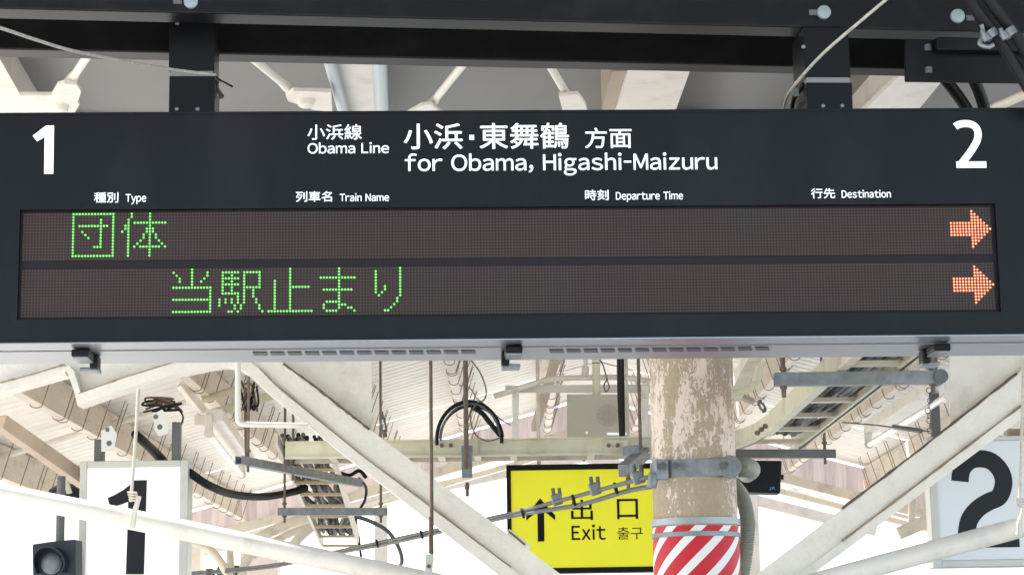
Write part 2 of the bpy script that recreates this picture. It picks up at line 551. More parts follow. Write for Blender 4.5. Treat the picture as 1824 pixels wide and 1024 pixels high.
# dot matrix
PITCH_D = (B.uv(1768.3, 460)[0] - B.uv(39.5, 470)[0]) / 319
mrow = []
lm = led_material(PITCH_D)
cu0 = B.uv(39.7, 470)[0] - PITCH_D * 0.5
for top in (376.6, 476.2):
    vv = B.uv(912, top - 1.7)[1] + PITCH_D * 0.5
    me_u0, me_u1, me_v0, me_v1 = cu0, cu0 + 320 * PITCH_D, vv - 16 * PITCH_D, vv
    mb = MB()
    mb.add([B.P(me_u0, me_v0, -0.012), B.P(me_u1, me_v0, -0.012), B.P(me_u1, me_v1, -0.012), B.P(me_u0, me_v1, -0.012)], [(0, 1, 2, 3)])
    o = mb.build("dot_matrix", lm, board)
    uvl = o.data.uv_layers.new(name="UVMap")
    for li, q in zip(range(4), ((0, 0), (320 * PITCH_D, 0), (320 * PITCH_D, 16 * PITCH_D), (0, 16 * PITCH_D))):
        uvl.data[li].uv = q
    mrow.append((cu0, vv, o))
mb = MB()
backp = mat("matrix surround", (0.017, 0.014, 0.0165), 0.5, spec=0.15, var=0.03)
B.box(mb, l0, l1, t0, t1, -0.055, -0.015)
mb.build("matrix_backing", backp, board)

GL = {}
def rows(d):
    s = set()
    for r_, cs in d.items():
        for c in cs:
            s.add((c, r_))
    return s
r_ = lambda a, b: list(range(a, b + 1))
G1 = {0: r_(0, 13), 14: r_(0, 13), 1: [0, 13], 2: [0, 9, 13], 3: [0, 9, 13], 4: [0] + r_(2, 11) + [13], 5: [0, 9, 13], 6: [0, 3, 9, 13], 7: [0, 4, 9, 13],
      8: [0, 5, 9, 13], 9: [0, 9, 13], 10: [0, 9, 13], 11: [0, 7, 8, 9, 13], 12: [0, 13], 13: [0, 13]}
G2 = {0: [3, 9], 1: [3, 9], 2: [2, 9], 3: [2] + r_(4, 14), 4: [1, 2, 9], 5: [1, 2, 8, 9, 10], 6: [0, 2, 8, 9, 10], 7: [2, 7, 9, 11], 8: [2, 7, 9, 11],
      9: [2, 6, 9, 12], 10: [2, 5, 9, 13], 11: [2, 4] + r_(6, 12) + [14], 12: [2, 9], 13: [2, 9], 14: [2, 9]}
G3 = {0: [6], 1: [0, 6, 11], 2: [1, 6, 11], 3: [2, 6, 10], 4: [2, 6, 9], 5: [6], 6: r_(0, 12), 7: [12], 8: [12], 9: [12], 10: r_(0, 12), 11: [12], 12: [12], 13: [12], 14: r_(0, 12)}
G4 = {1: r_(1, 6) + r_(8, 13), 2: [1, 4, 8, 13], 3: r_(1, 6) + [8, 13], 4: [1, 4, 8, 13], 5: r_(1, 6) + [8, 13], 6: [1, 4] + r_(8, 13), 7: [1, 4, 8, 11],
      8: r_(1, 6) + [8, 11], 9: [6, 8, 11], 10: [0, 2, 4, 6, 8, 12], 11: [0, 2, 4, 6, 8, 12], 12: [0, 5, 7, 13], 13: [5, 7, 13], 14: [3, 4, 6, 14]}
G5 = {k: [7] for k in range(14)}
for k in range(4, 14): G5[k] = G5[k] + [2]
G5[6] = [2] + r_(7, 13)
G5[14] = r_(0, 14)
G6 = {k: [6] for k in range(14)}
G6[3] = r_(0, 11); G6[7] = r_(1, 10); G6[11] = r_(2, 6); G6[12] = [1, 6, 7, 8]; G6[13] = [1, 6, 9, 10]; G6[14] = r_(2, 5) + [11]
G7 = {0: [8], 1: [0, 8], 2: [0, 8], 3: [0, 8], 4: [0, 8], 5: [0, 8], 6: [0, 3, 8], 7: [0, 3, 8], 8: [0, 2, 8], 9: [1, 8], 10: [7], 11: [7], 12: [6], 13: [5], 14: [3, 4]}
AR = {}
for k in range(13):
    hi = 7 + (k if k <= 6 else 12 - k)
    AR[k + 1] = (r_(0, hi) if 4 <= k <= 8 else r_(7, hi))
def lit(row, col, gl, core, halo, name, lab):
    cu, vv, mo = mrow[row]
    a, b = MB(), MB()
    for (c, q) in sorted(rows(gl)):
        x, y = cu + (col + c + 0.5) * PITCH_D, vv - (q + 0.5) * PITCH_D
        for mbb, rr, nn, k in ((a, 0.45, -0.0105, 10), (b, 0.265, -0.0095, 10)):
            mbb.prism([B.P(x + math.cos(i * 2 * math.pi / k) * rr * PITCH_D, y + math.sin(i * 2 * math.pi / k) * rr * PITCH_D, nn - 0.0008) for i in range(k)], B.n * 0.0008)
    h = a.build(name, halo, board, label=lab)
    b.build("bright_dot", core, h)
lit(0, 16, G1, green_core, green_halo, "lit_character", "green dotted character like a box around a hook")
lit(0, 32, G2, green_core, green_halo, "lit_character", "green dotted character with a crossed tree shape")
lit(1, 49, G3, green_core, green_halo, "lit_character", "green dotted character of three bars under three strokes")
lit(1, 64, G4, green_core, green_halo, "lit_character", "dense green dotted character")
lit(1, 80, G5, green_core, green_halo, "lit_character", "green dotted character standing on a long bar")
lit(1, 97, G6, green_core, green_halo, "lit_character", "green dotted character with a loop at its foot")
lit(1, 115, G7, green_core, green_halo, "lit_character", "green dotted character of two falling strokes")
lit(0, 306, AR, red_core, red_halo, "lit_arrow", "upper orange dotted arrow pointing right")
lit(1, 306, AR, red_core, red_halo, "lit_arrow", "lower orange dotted arrow pointing right")
# printed lettering
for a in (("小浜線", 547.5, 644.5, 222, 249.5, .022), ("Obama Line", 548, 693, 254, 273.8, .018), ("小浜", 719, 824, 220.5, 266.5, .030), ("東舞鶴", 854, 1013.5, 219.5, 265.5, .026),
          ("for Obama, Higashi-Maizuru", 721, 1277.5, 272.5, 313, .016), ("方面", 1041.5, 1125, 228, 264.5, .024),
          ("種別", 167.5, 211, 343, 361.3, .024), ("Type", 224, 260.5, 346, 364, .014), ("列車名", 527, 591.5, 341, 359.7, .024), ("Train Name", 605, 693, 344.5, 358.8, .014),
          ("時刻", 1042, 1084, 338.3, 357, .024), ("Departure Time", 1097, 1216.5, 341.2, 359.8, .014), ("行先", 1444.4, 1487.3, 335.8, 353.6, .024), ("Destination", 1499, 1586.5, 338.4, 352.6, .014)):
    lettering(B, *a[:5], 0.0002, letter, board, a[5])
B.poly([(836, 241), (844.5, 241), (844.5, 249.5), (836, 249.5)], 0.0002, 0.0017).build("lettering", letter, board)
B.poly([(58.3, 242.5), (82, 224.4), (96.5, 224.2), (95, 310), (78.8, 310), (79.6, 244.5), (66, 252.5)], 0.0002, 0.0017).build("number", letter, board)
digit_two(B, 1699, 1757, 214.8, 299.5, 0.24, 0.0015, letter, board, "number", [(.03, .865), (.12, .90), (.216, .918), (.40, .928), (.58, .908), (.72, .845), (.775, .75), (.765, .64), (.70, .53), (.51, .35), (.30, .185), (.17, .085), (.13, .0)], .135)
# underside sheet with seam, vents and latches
mb = MB()
B.box(mb, uL, uR, vB - 0.006, vB - 0.0035, -0.108, 0.001)
B.box(mb, uL, uR, vB - 0.008, vB - 0.0035, -TH, -0.112)
ub = mb.build("underside_sheet", under, board)
zb = vB - 0.0105
for (xa, xb, ya, yb) in ((449, 851, 629.5, 626.5), (977, 1374, 625, 620.5)):
    mb = MB()
    for i in range(13):
        xx0 = xa + (xb - xa) * (i / 13.0) + 1
        xx1 = xa + (xb - xa) * ((i + 0.80) / 13.0) + 1
        yy = ya + (yb - ya) * i / 12
        zpl = B.P(0, vB - 0.0085).z
        q = [atz(xx0, yy - 2.6, zpl), atz(xx1, yy - 2.6, zpl), atz(xx1 + 2, yy + 2.6, zpl), atz(xx0 + 2, yy + 2.6, zpl)]
        mb.prism(q, V((0, 0, -0.0015)))
    mb.build("vent_row", slotm, ub)
def latch(px, py, flip):
    zt = B.P(0, vB).z - 0.006
    c = atz(px, py, zt)
    f, n, z = B.u * flip, B.n, V((0, 0, 1))
    mb = MB()
    mb.box(c + n * 0.012 - z * 0.012, (0.042, 0.10, 0.018), f, n)
    mb.box(c + f * 0.018 - n * 0.055 - z * 0.020, (0.020, 0.05, 0.034), f, n)
    o = mb.build("latch", black, board, bevel=0.004)
    MB().box(c + n * 0.012 - z * 0.0225, (0.036, 0.09, 0.003), f, n).build("latch_plate", galv, o)
    MB().box(c + f * 0.004 - n * 0.075 - z * 0.036, (0.046, 0.055, 0.010), f, n).build("latch_hook", galv, o, bevel=0.003)
latch(150, 626, 1); latch(914, 620, -1); latch(1668, 616, -1)
mb = MB()
for x, y in ((594, 196.5), (660, 196), (1160, 195), (1190, 195), (85, 199), (25, 200)):
    u, v = B.uv(x, y)
    mb.lathe(B.P(u, vT, -0.03), [(0.0075, 0), (0.0075, 0.003), (0.005, 0.006), (0.0, 0.007)], 12)
mb.build("rivet", black, board)

# ------------------------------------------------------------------ twin beams above the board
zbm = at(912, 34.0, 4.98).z
def hbeam(pl, pr, dep, hgt):
    a, b = atz(*pl, zbm), atz(*pr, zbm)
    d = (b - a).normalized()
    n = V((-d.y, d.x, 0))
    a, b = a - d * 0.6, b + d * 0.5
    return a, b, d, n
a, b, d1, n1 = hbeam((0, 15.6), (1824, 58.6), .08, .15)
fb = thing("steel_beam", "front black steel beam with bolt heads above the departure board", "beam", (a + b) / 2)
mb = MB()
mb.box((a + b) / 2 + n1 * 0.041 + V((0, 0, 0.0705)), ((b - a).length, 0.082, 0.141), d1, n1)
beam1 = mb.build("beam", beamm, fb, bevel=0.004)
for (x, y, rr) in ((340, 4, 13), (1467, 23, 13.5), (1705, 30, 14)):
    p = atplane(x, y, a, n1)
    k = rr / F_PX * 5
    mb = MB()
    mb.lathe(p, [(k, 0), (k, 0.006), (k * .92, 0.008), (k * .5, 0.0095), (0, 0.010)], 24, -n1)
    mb.build("bolt", mat("pale zinc bolt", (0.30, 0.36, 0.39), 0.45, 0.2), fb)
# slots beside the bolts
mb = MB()
for (x, y) in ((1448, 23), (316, 3), (1728, 33)):
    p = atplane(x, y, a, n1)
    mb.box(p - n1 * 0.001, (0.020, 0.003, 0.014), d1, n1)
mb.build("slot", galvd, fb)
a2, b2, d2, n2 = hbeam((0, 88), (1824, 127.6), .07, .15)
sb = MB().box((a2 + b2) / 2 + n2 * 0.036 + V((0, 0, 0.0705)), ((b2 - a2).length, 0.072, 0.141), d2, n2).build("steel_beam", beamm, bevel=0.004)
props(sb, "rear black steel beam behind the board hangers", "beam")
# hangers
def hanger(xa, xb, yt, yb, seam, lab, screws):
    fr = Frame((xa + xb) / 2, yb - 20, 5.075, R(3.5))
    u0, u1 = fr.uv(xa, yb - 20)[0], fr.uv(xb, yb - 20)[0]
    v0 = B.P(0, vT).z - fr.o.z - 0.004
    v1 = zbm - fr.o.z + (0.07 if xa < 900 else -0.002)
    vs = fr.uv((xa + xb) / 2, seam)[1]
    t = thing("hanger_post", lab, "post", fr.P((u0 + u1) / 2, v0), "posts carrying the board")
    fr.box(MB(), u0, u1, vs + 0.006, v1, -0.15, 0).build("upper_cover", face, t, bevel=0.002)
    fr.box(MB(), u0 + 0.003, u1 - 0.003, vs - 0.007, vs + 0.006, -0.148, -0.001).build("seam_plate", mat("dull seam steel", (0.22, 0.22, 0.22), .55, .2), t)
    fr.box(MB(), u0 + 0.002, u1 + 0.002, v0, vs - 0.007, -0.148, 0.001).build("lower_cover", face, t, bevel=0.002)
    for x, y in screws:
        u, v = fr.uv(x, y)
        MB().lathe(fr.P(u, v, 0.001), [(0.0055, 0), (0.0045, 0.003), (0.0, 0.004)], 12, fr.n).build("screw", galv, t)
hanger(299.5, 381, 40, 198, 131, "left black square hanger post with a pale seam and a wire end", [(315, 195), (352, 195), (316, 42)])
hanger(1436, 1517, 65, 196, 142.5, "right black square hanger post crossed by a steel wire", [(1466, 189.5), (1500, 189), (1431, 84)])
# slotted bracket on the right
Bk = Frame(1700, 110, 5.13, R(6.5))
bk = thing("slotted_bracket", "black slotted steel bracket at the right end of the rear beam", "bracket", Bk.o)
Bk.poly([(1613, 69), (1900, 76), (1900, 149), (1613, 145)], -0.012, 0).build("plate", black, bk, bevel=0.003)
Bk.poly([(1661, 73), (1900, 79), (1900, 100), (1661, 96)], 0.0005, 0.035).build("flange", beamm, bk, bevel=0.003)
for x, y in ((1654, 126), (1653, 86)):
    u, v = Bk.uv(x, y)
    p = Bk.P(u, v, 0)
    MB().tube([p - V((0, 0, .008)), p + V((0, 0, .008))], 0.010, 12).build("slot_plug", galvd, bk)
# hoses with clamps
def hose(pts, Y0, Y1, r, name, lab, cat, m, grp=None, ribs=0, k=8):
    n = len(pts)
    P = sm([at(x, y, Y0 + (Y1 - Y0) * i / (n - 1)) for i, (x, y) in enumerate(pts)], k)
    rf = None
    if ribs:
        rf = lambda i: r * (1.0 if i % 2 else 0.88)
    o = MB().tube(P, r, 14, rf).build(name, m)
    return props(o, lab, cat, grp)
h1 = hose([(1706, -40), (1737, 15), (1772, 62), (1805, 112), (1850, 190)], 4.86, 4.98, 0.0145, "cable", "thick black cable clamped in front of the beam, the left one of the pair", "cable", rubber, "black cables at the upper right")
h2 = hose([(1738, -40), (1770, 12), (1805, 58), (1845, 120)], 4.86, 4.95, 0.0145, "cable", "thick black cable clamped in front of the beam, nearest the right edge", "cable", rubber, "black cables at the upper right")
hose([(1664, 120), (1690, 150), (1718, 188), (1740, 230)], 5.24, 5.40, 0.0155, "cable", "thick black cable dropping below the slotted bracket behind the board, on the left", "cable", rubber, "black cables at the upper right")
hose([(1722, 120), (1738, 150), (1752, 188), (1760, 230)], 5.24, 5.40, 0.0155, "cable", "thick black cable dropping below the slotted bracket behind the board, on the right", "cable", rubber, "black cables at the upper right")
for x, y, lab in ((1770, 56, "stainless cable clamp on the left black cable"), (1803, 53, "stainless cable clamp on the right black cable")):
    c = at(x, y, 4.875)
    t = thing("cable_clamp", lab, "clamp", c, "clamps on the black cables")
    ax = V((0.55, 0, -0.83))
    sd = V((0.83, 0, 0.55))
    MB().lathe(c + V((0, .025, 0)) - ax * 0.01, [(0.0168, 0), (0.0168, 0.02)], 18, ax).build("band", galv, t)
    mb = MB().box(c - sd * 0.022 + V((0, .01, 0)), (0.016, 0.012, 0.018), sd, V((0, 1, 0)), ax)
    bolt(mb, c - sd * 0.03 + ax * .01, -ax + sd * .3, 0.006, 0.03)
    mb.build("screw_lug", galv, t, bevel=0.002)
bw = MB()
bw.tube(sm([at(1748, 44, 4.89), at(1752, 62, 4.90), at(1745, 78, 4.9), at(1760, 84, 4.9), at(1770, 80, 4.9)], 5), 0.0055, 8)
props(bw.build("wing_nut", galv), "bent steel wing nut beside the cable clamps", "fitting")
# thin safety wires
def wire(pts, Ys, r, lab, m=wirem, name="wire", cat="wire", grp=None, k=8):
    P = sm([at(x, y, Y) for (x, y), Y in zip(pts, Ys)], k)
    return props(MB().tube(P, r, 8).build(name, m), lab, cat, grp)
wire([(-40, 41), (0, 50), (60, 70), (130, 91), (220, 109), (300, 123), (384, 134)], (3.7, 3.8, 4.0, 4.25, 4.6, 4.9, 5.02), 0.0036, "pale safety wire running from the upper left to the left hanger")
wire([(1590, -10), (1540, 32), (1470, 92), (1425, 140), (1402, 172), (1395, 200)], (4.75, 4.8, 4.9, 5.0, 5.1, 5.22), 0.0040, "pale safety wire looping down past the right hanger")
t = thing("wire_end", "frayed dark wire end tied behind the left hanger", "wire end", at(392, 150, 5.18))
MB().tube(sm([at(383, 136, 5.05), at(392, 143, 5.07), at(402, 148, 5.1), at(414, 155, 5.12)], 4), 0.0025, 6).build("tail", rubber, t)
MB().tube(sm([at(388, 143, 5.1), at(386, 155, 5.13), at(392, 166, 5.15), at(396, 172, 5.15), at(390, 174, 5.15)], 5), 0.005, 8).build("knot", rod, t)
t = thing("wire_end", "dark clipped wire end beside the right hanger", "wire end", at(1422, 170, 5.18))
MB().tube(sm([at(1432, 150, 5.1), at(1424, 162, 5.12), at(1414, 176, 5.15), at(1411, 192, 5.2)], 5), 0.006, 8).build("knot", rubber, t)
MB().box(at(1418, 166, 5.09), (0.012, 0.01, 0.02)).build("clip", galvd, t)

# ================================================================== FOOTBRIDGE DECK OVERHEAD
DK = 3.72
def ded(x, y, dz=0.0): return atz(x, y, DK + dz)
deck = thing("overhead_deck", "grey ribbed steel deck overhead behind the departure board", "deck", (AX, 7, DK))
yw = R(4.0)
dx_, dy_ = V((math.cos(yw), math.sin(yw), 0)), V((-math.sin(yw), math.cos(yw), 0))
o0 = V((0.2, 7.0, DK))
mb = MB()
prof = []
yy = -4.0
while yy < 2.6:
    prof += [(yy, 0.0), (yy + 0.75, 0.0), (yy + 0.80, 0.085), (yy + 1.34, 0.085), (yy + 1.39, 0.0)]
    yy += 1.39
vs, fs = [], []
for k, (py_, pz_) in enumerate(prof):
    for sx in (-3.6, 3.6):
        vs.append(o0 + dx_ * sx + dy_ * py_ + V((0, 0, pz_)))
for k in range(len(prof) - 1):
    fs.append((2 * k, 2 * k + 1, 2 * k + 3, 2 * k + 2))
mb.add(vs, fs)
mb.build("ribbed_sheet", deckm, deck)
MB().box(o0 - dy_ * 0.7 + V((0, 0, 0.16)), (7.2, 6.8, 0.08), dx_, dy_).build("slab", concrete, deck)
def girder(c, d, wd, dep, name, lab, m=white):   # soffit corners given in picture: left pair/right pair
    pass
def soffit(q, z, h, lab, m=white, flange=True):
    """longitudinal girder: q = (x at y=125 left,right), (x at y=190 left,right)"""
    (xa, xb, ya), (xc, xd, yb) = q
    A, Bp, C, D = atz(xa, ya, z), atz(xb, ya, z), atz(xc, yb, z), atz(xd, yb, z)
    def ext(p, r2, Y): return p + (r2 - p) * ((Y - p.y) / (r2.y - p.y))
    y0, y1 = 5.7, 8.9
    A0, C0, B0, D0 = ext(A, C, y0), ext(A, C, y1), ext(Bp, D, y0), ext(Bp, D, y1)
    t = thing("deck_girder", lab, "girder", (A0 + C0 + B0 + D0) / 4, "white girders under the deck")
    U = V((0, 0, h))
    k = V((0, 0, 0.016))
    MB().hexa([A0, B0, D0, C0, A0 + k, B0 + k, D0 + k, C0 + k]).build("bottom_flange", m, t)
    wv = V((0.006, 0, 0))
    E0, E1 = A0 * 0.5 + B0 * 0.5 + k, C0 * 0.5 + D0 * 0.5 + k
    MB().hexa([E0 - wv, E0 + wv, E1 + wv, E1 - wv, E0 - wv + U, E0 + wv + U, E1 + wv + U, E1 - wv + U]).build("web", m, t)
    return t
soffit(((-70, 5, 115), (-10, 51, 196)), 3.52, 0.195, "white deck girder at the far upper left")
soffit(((594, 664, 118), (606, 668, 196)), 3.52, 0.195, "white deck girder between two grey conduits")
soffit(((1118, 1229, 127), (1098, 1204, 196)), 3.52, 0.195, "broad white deck girder right of the board's centre")
soffit(((1600, 1684, 138), (1540, 1636, 196)), 3.52, 0.195, "white deck girder beside the right hanger")
# tan channel added for the girder's darker side face, shade put into its colour
def plate(px, z_or_Y, th, name, lab, cat, m):
    pts = [at(x, y, z_or_Y) for x, y in px]
    return props(MB().prism(pts, V((0, th, 0))).build(name, m, bevel=0.002), lab, cat)
t = thing("dark_girder_side", "tan channel coloured as the shaded side of the broad white deck girder", "plate", atz(1100, 160, 3.54))
MB().hexa([atz(1090, 127, 3.54), atz(1117, 127, 3.54), atz(1097, 196, 3.54), atz(1072, 196, 3.54)] + [p + V((0, 0, .17)) for p in (atz(1090, 127, 3.54), atz(1117, 127, 3.54), atz(1097, 196, 3.54), atz(1072, 196, 3.54))]).build("channel", tanp, t)
for k, (xa, xb, lab) in enumerate(((586.5, 600, "grey conduit on the left side of the central deck girder"), (676, 680, "grey conduit on the right side of the central deck girder"))):
    pa, pb = atz(xa, 110, 3.49), atz(xb + (12 if k == 0 else 1), 200, 3.49)
    e = (pb - pa).normalized()
    props(MB().tube([pa - e * 1.2, pb + e * 0.6], 0.0185 if k == 0 else 0.024, 16).build("conduit", mat("grey conduit", (0.50, 0.56, 0.60), 0.35, var=0.03)), lab, "conduit", "conduits on the deck girder")
# plan bracing: rods, clevises and gussets
def brace(p0, p1, gus, lab, glab, boss=None, z=3.47, r=0.0135):
    a, b = atz(*p0, z), atz(*p1, z)
    e = (a - b).normalized()
    t = thing("brace_rod", lab, "brace rod", b, "white bracing rods under the deck")
    MB().tube([b, a + e * 1.0], r, 14).build("rod", white, t)
    MB().tube([b - e * 0.02, b + e * 0.07, b + e * 0.12], r * 1.5, 14, lambda i: r * (1.4, 1.35, 1.05)[i]).build("fork_end", white, t)
    g = MB().prism([atz(x, y, z - 0.030) for x, y in gus], V((0, 0, 0.014)))
    go = g.build("gusset", white, t, bevel=0.002)
    if boss:
        c = atz(*boss, z - 0.030)
        m2 = MB().lathe(c, [(0.028, 0), (0.026, -0.018), (0.016, -0.024), (0.0, -0.025)], 18)
        m2.build("boss_bolt", white, go)
brace((153, 104), (122, 150), [(103, 153), (114, 150), (137.5, 152), (145, 164), (139, 183), (142, 187), (132, 204), (40, 204), (36, 171), (92, 171)], "white bracing rod fixed to the gusset at the upper left", "", (107, 189))
brace((455, 108), (522, 163), [(522, 163), (590, 165), (592, 200), (560, 197), (513, 181), (509, 172)], "white bracing rod reaching the gusset left of the central girder", "", (545, 179))
brace((824, 116), (763, 192), [(752, 188), (768, 186), (785, 199), (735, 199)], "white bracing rod right of the central deck girder")if False else None
brace((824, 116), (763, 192), [(750, 190), (768, 187), (790, 204), (725, 204)], "white bracing rod leaning right, just right of the central girder", "")
brace((980, 118), (1018, 182), [(995, 172), (1030, 169), (1043, 188), (1047, 204), (1004, 204)], "white bracing rod leaning left, beside the broad white girder", "")
a, b = atz(1762, 196, 3.45), atz(1840, 162, 3.45)
props(MB().tube([a - (b - a) * 0.5, b + (b - a)], 0.016, 12).build("brace_pipe", cream), "cream brace pipe at the upper right behind the cables", "pipe")

# ================================================================== GABLED CANOPY FARTHER ALONG THE PLATFORM
ZR, SL = 4.12, 0.272
Y0R, YJ, Y1R = 10.25, 17.3, 19.6
def roofz(X, off=0.0): return ZR - SL * abs(X - AX) + off
roof = thing("canopy_roof", "cream corrugated gable roof over the platform", "roof", (AX, 15, ZR))
def sheet(ya, yb, s, off):
    n = int((yb - ya) / 0.16)
    vs, fs = [], []
    prof = []
    for i in range(n):
        y = ya + (yb - ya) * i / n
        dy = (yb - ya) / n
        prof += [(y, 0.0), (y + dy * .42, 0.0), (y + dy * .52, 0.006), (y + dy * .9, 0.006)]
    prof.append((yb, 0.0))
    xs = [0.0, 4.95]
    for y, dz in prof:
        for x in xs:
            X = AX + s * x
            vs.append(V((X, y, roofz(X, off + dz))))
    for i in range(len(prof) - 1):
        fs.append((2 * i, 2 * i + 1, 2 * i + 3, 2 * i + 2))
    MB().add(vs, fs).build("roof_sheet", roofm, roof)
for s in (-1, 1):
    sheet(Y0R, YJ, s, 0.0)
    sheet(YJ + 0.11, Y1R, s, 0.01)
    MB().beam((AX, (Y0R + Y1R) / 2, ZR + .02), (AX + s * 0.3, (Y0R + Y1R) / 2, roofz(AX + .3) + .03), Y1R - Y0R, 0.01).build("ridge_cap", roofm, roof)
# purlins with hook bolts
hookm = mat("brown hook steel", (0.27, 0.20, 0.14), .6, .2, var=.3, scale=30)
purl = mat("purlin paint", (0.68, 0.60, 0.50), 0.5, dirt=RUSTY, dirt_amt=0.5, stretch=(2, .4, 2))
names = ["ridge", "second", "third", "fourth", "fifth", "lowest"]
for s in (-1, 1):
    for i, off in enumerate((0.42, 1.13, 1.82, 2.50, 3.20, 3.88)):
        X = AX + s * off
        z = roofz(X, -0.004)
        t = thing("purlin", "cream purlin with rusty hook bolts, %s one down the %s slope of the gable roof" % (["first", "second", "third", "fourth", "fifth", "lowest"][i], "left" if s < 0 else "right"), "purlin", (X, 15, z - 0.05), "purlins of the gable roof")
        mb = MB()
        ym, L = (Y0R + Y1R) / 2, Y1R - Y0R - 0.1
        mb.box((X, ym, z - 0.115), (0.007, L, 0.22))
        mb.box((X - s * 0.025, ym, z - 0.228), (0.057, L, 0.006))
        mb.box((X + s * 0.03, ym, z - 0.012), (0.053, L, 0.005))
        mb.build("channel", purl, t)
        hp = None
        y = Y0R + 0.35 + 0.1 * i
        nh = i
        while y < Y1R - 0.2:
            nh += 1
            for dy in ((0, 0.10) if nh % 3 == 0 else (0,)):
                if hp is None:
                    hm = MB()
                    hm.tube(sm([V((X - s * 0.135, y, z + .03)), V((X - s * 0.09, y, z - 0.11)), V((X - s * 0.055, y, z - 0.225)), V((X - s * 0.042, y, z - 0.242)), V((X - s * 0.015, y, z - 0.246)), V((X + s * .008, y, z - .234)), V((X + s * .012, y, z - .215))], 4), 0.0032, 6)
                    hp = hm.build("hook_bolt", hookm, t)
                    y_first = y
                else:
                    c = hp.copy()
                    COL.objects.link(c)
                    c.parent = t
                    c.location = (0, y + dy - y_first, 0)
            y += 0.40 + 0.05 * ((nh * 7) % 4)
# gable end sheet and chevron
def gx(x, y, Y): return at(x, y, Y)
gable = thing("gable_end", "faded pink corrugated sheet closing the far end of the gable roof", "gable sheet", (AX, Y1R, 3.6))
vs, fs = [], []
nx = 96
for i in range(nx + 1):
    X = AX - 4.9 + 9.8 * i / nx
    yo = Y1R + 0.02 * math.sin(i * math.pi)  + (0.022 if i % 2 else 0)
    vs += [V((X, yo, roofz(X, -0.01))), V((X, yo, roofz(X, -0.255)))]
    if i: fs.append((2 * i - 2, 2 * i - 1, 2 * i + 1, 2 * i))
MB().add(vs, fs).build("corrugated_sheet", pink, gable)
mb = MB()
for s in (-1, 1):
    for dz, hh, yy in ((-0.295, 0.085, Y1R - 0.02), (-0.41, 0.05, Y1R + 0.10)):
        e = V((AX + s * 4.9, yy, roofz(AX + s * 4.9, dz)))
        mb.beam(V((AX, yy, roofz(AX, dz))), e, 0.10, hh)
mb.build("chevron_beam", cream, gable)

# ------------------------------------------------------------------ near V frame (Y about 10)
YF = 9.95
fr_ = thing("canopy_frame", "white V shaped canopy frame whose wide struts cross in front of the exit sign", "frame", at(1176, 1157, YF))
def fp(pts, Y=YF): return [at(x, y, Y) for x, y in pts]
DEP = 0.13
dv = V((0, DEP, 0))
def strut(U, M, L):
    # U upper edge, M front-lower edge (front plane), L rear-lower edge is given by depth; flange lip drawn with M..L
    A, Bm, C = fp(U), fp(M), fp(L or [])
    mb = MB()
    mb.strip(Bm, A, dv * 0.45)
    o = mb.build("strut", strutm, fr_)
    if L:
        lip = MB()
        lip.strip([p - V((0, 0.012, 0)) for p in C], [p - V((0, 0.012, 0)) for p in Bm], dv)
        lip.build("strut_flange", strutm, o)
strut([(1176, 1157), (1000, 1023), (719, 810), (505, 648), (440, 600)], [(1176, 1212), (910, 1011), (642, 810), (452, 660), (380, 604)], None)
strut([(1184, 1150), (1346, 1024), (1503, 904), (1824, 656), (1930, 574)], [(1184, 1202), (1421, 1023), (1500, 964), (1824, 720), (1940, 634)], [(1184, 1228), (1408, 1050), (1500, 984), (1824, 742), (1940, 656)])
# rust along the upper edge of the struts
for rl in ([(505, 648), (560, 688), (620, 735), (662, 768)], [(1500, 905), (1610, 822), (1700, 752), (1824, 655)]):
    P = []
    for i in range(len(rl) - 1):
        for j in range(10):
            P.append(at(rl[i][0] + (rl[i + 1][0] - rl[i][0]) * j / 10, rl[i][1] + (rl[i + 1][1] - rl[i][1]) * j / 10 + random.uniform(-.7, .7), YF - 0.003))
    MB().tube(P, .006, 6, lambda i: random.uniform(.004, .0085)).build("rust_edge", rod, fr_)
# rafter web, haunch flange
wp = MB().prism(fp([(490, 640), (662, 770), (662, 560), (440, 560)], YF + 0.07), V((0, 0.012, 0)))
wp.build("gusset_plate", white, fr_)
MB().prism(fp([(1692, 762), (1830, 655), (1960, 555), (1960, 520), (1692, 520)], YF + 0.07), V((0, 0.012, 0))).build("gusset_plate", white, fr_)
MB().prism(fp([(136, 710), (310, 655), (420, 640), (480, 560), (122, 560), (118, 655)], YF + 0.05), V((0, 0.012, 0))).build("rafter_web", white, fr_)
arc = [(138, 722), (225, 692), (310, 666), (375, 653), (400, 650), (420, 653), (440, 664), (466, 690), (613, 810), (890, 1024), (1176, 1238)]
arcu = [(138, 702), (225, 672), (310, 646), (375, 634), (408, 631), (435, 637), (460, 655), (488, 684), (642, 810), (910, 1011), (1176, 1212)]
MB().strip(fp(arc, YF - 0.02), fp(arcu, YF - 0.02), dv * 1.1).build("haunch_flange", strutm, fr_)
MB().strip(fp([(112, 656), (120, 664), (130, 690), (138, 721)], YF - .018), fp([(122, 650), (131, 660), (140, 688), (148, 716)], YF - .018), dv).build("haunch_end", white, fr_)
MB().strip(fp([(-900, 935), (0, 699), (116, 667)], YF), fp([(-900, 917), (0, 681), (116, 649)], YF), dv).build("outer_flange", white, fr_)
MB().prism(fp([(-900, 921), (0, 684), (118, 652), (124, 560), (-900, 830)], YF + 0.05), V((0, 0.012, 0))).build("rafter_web", white, fr_)
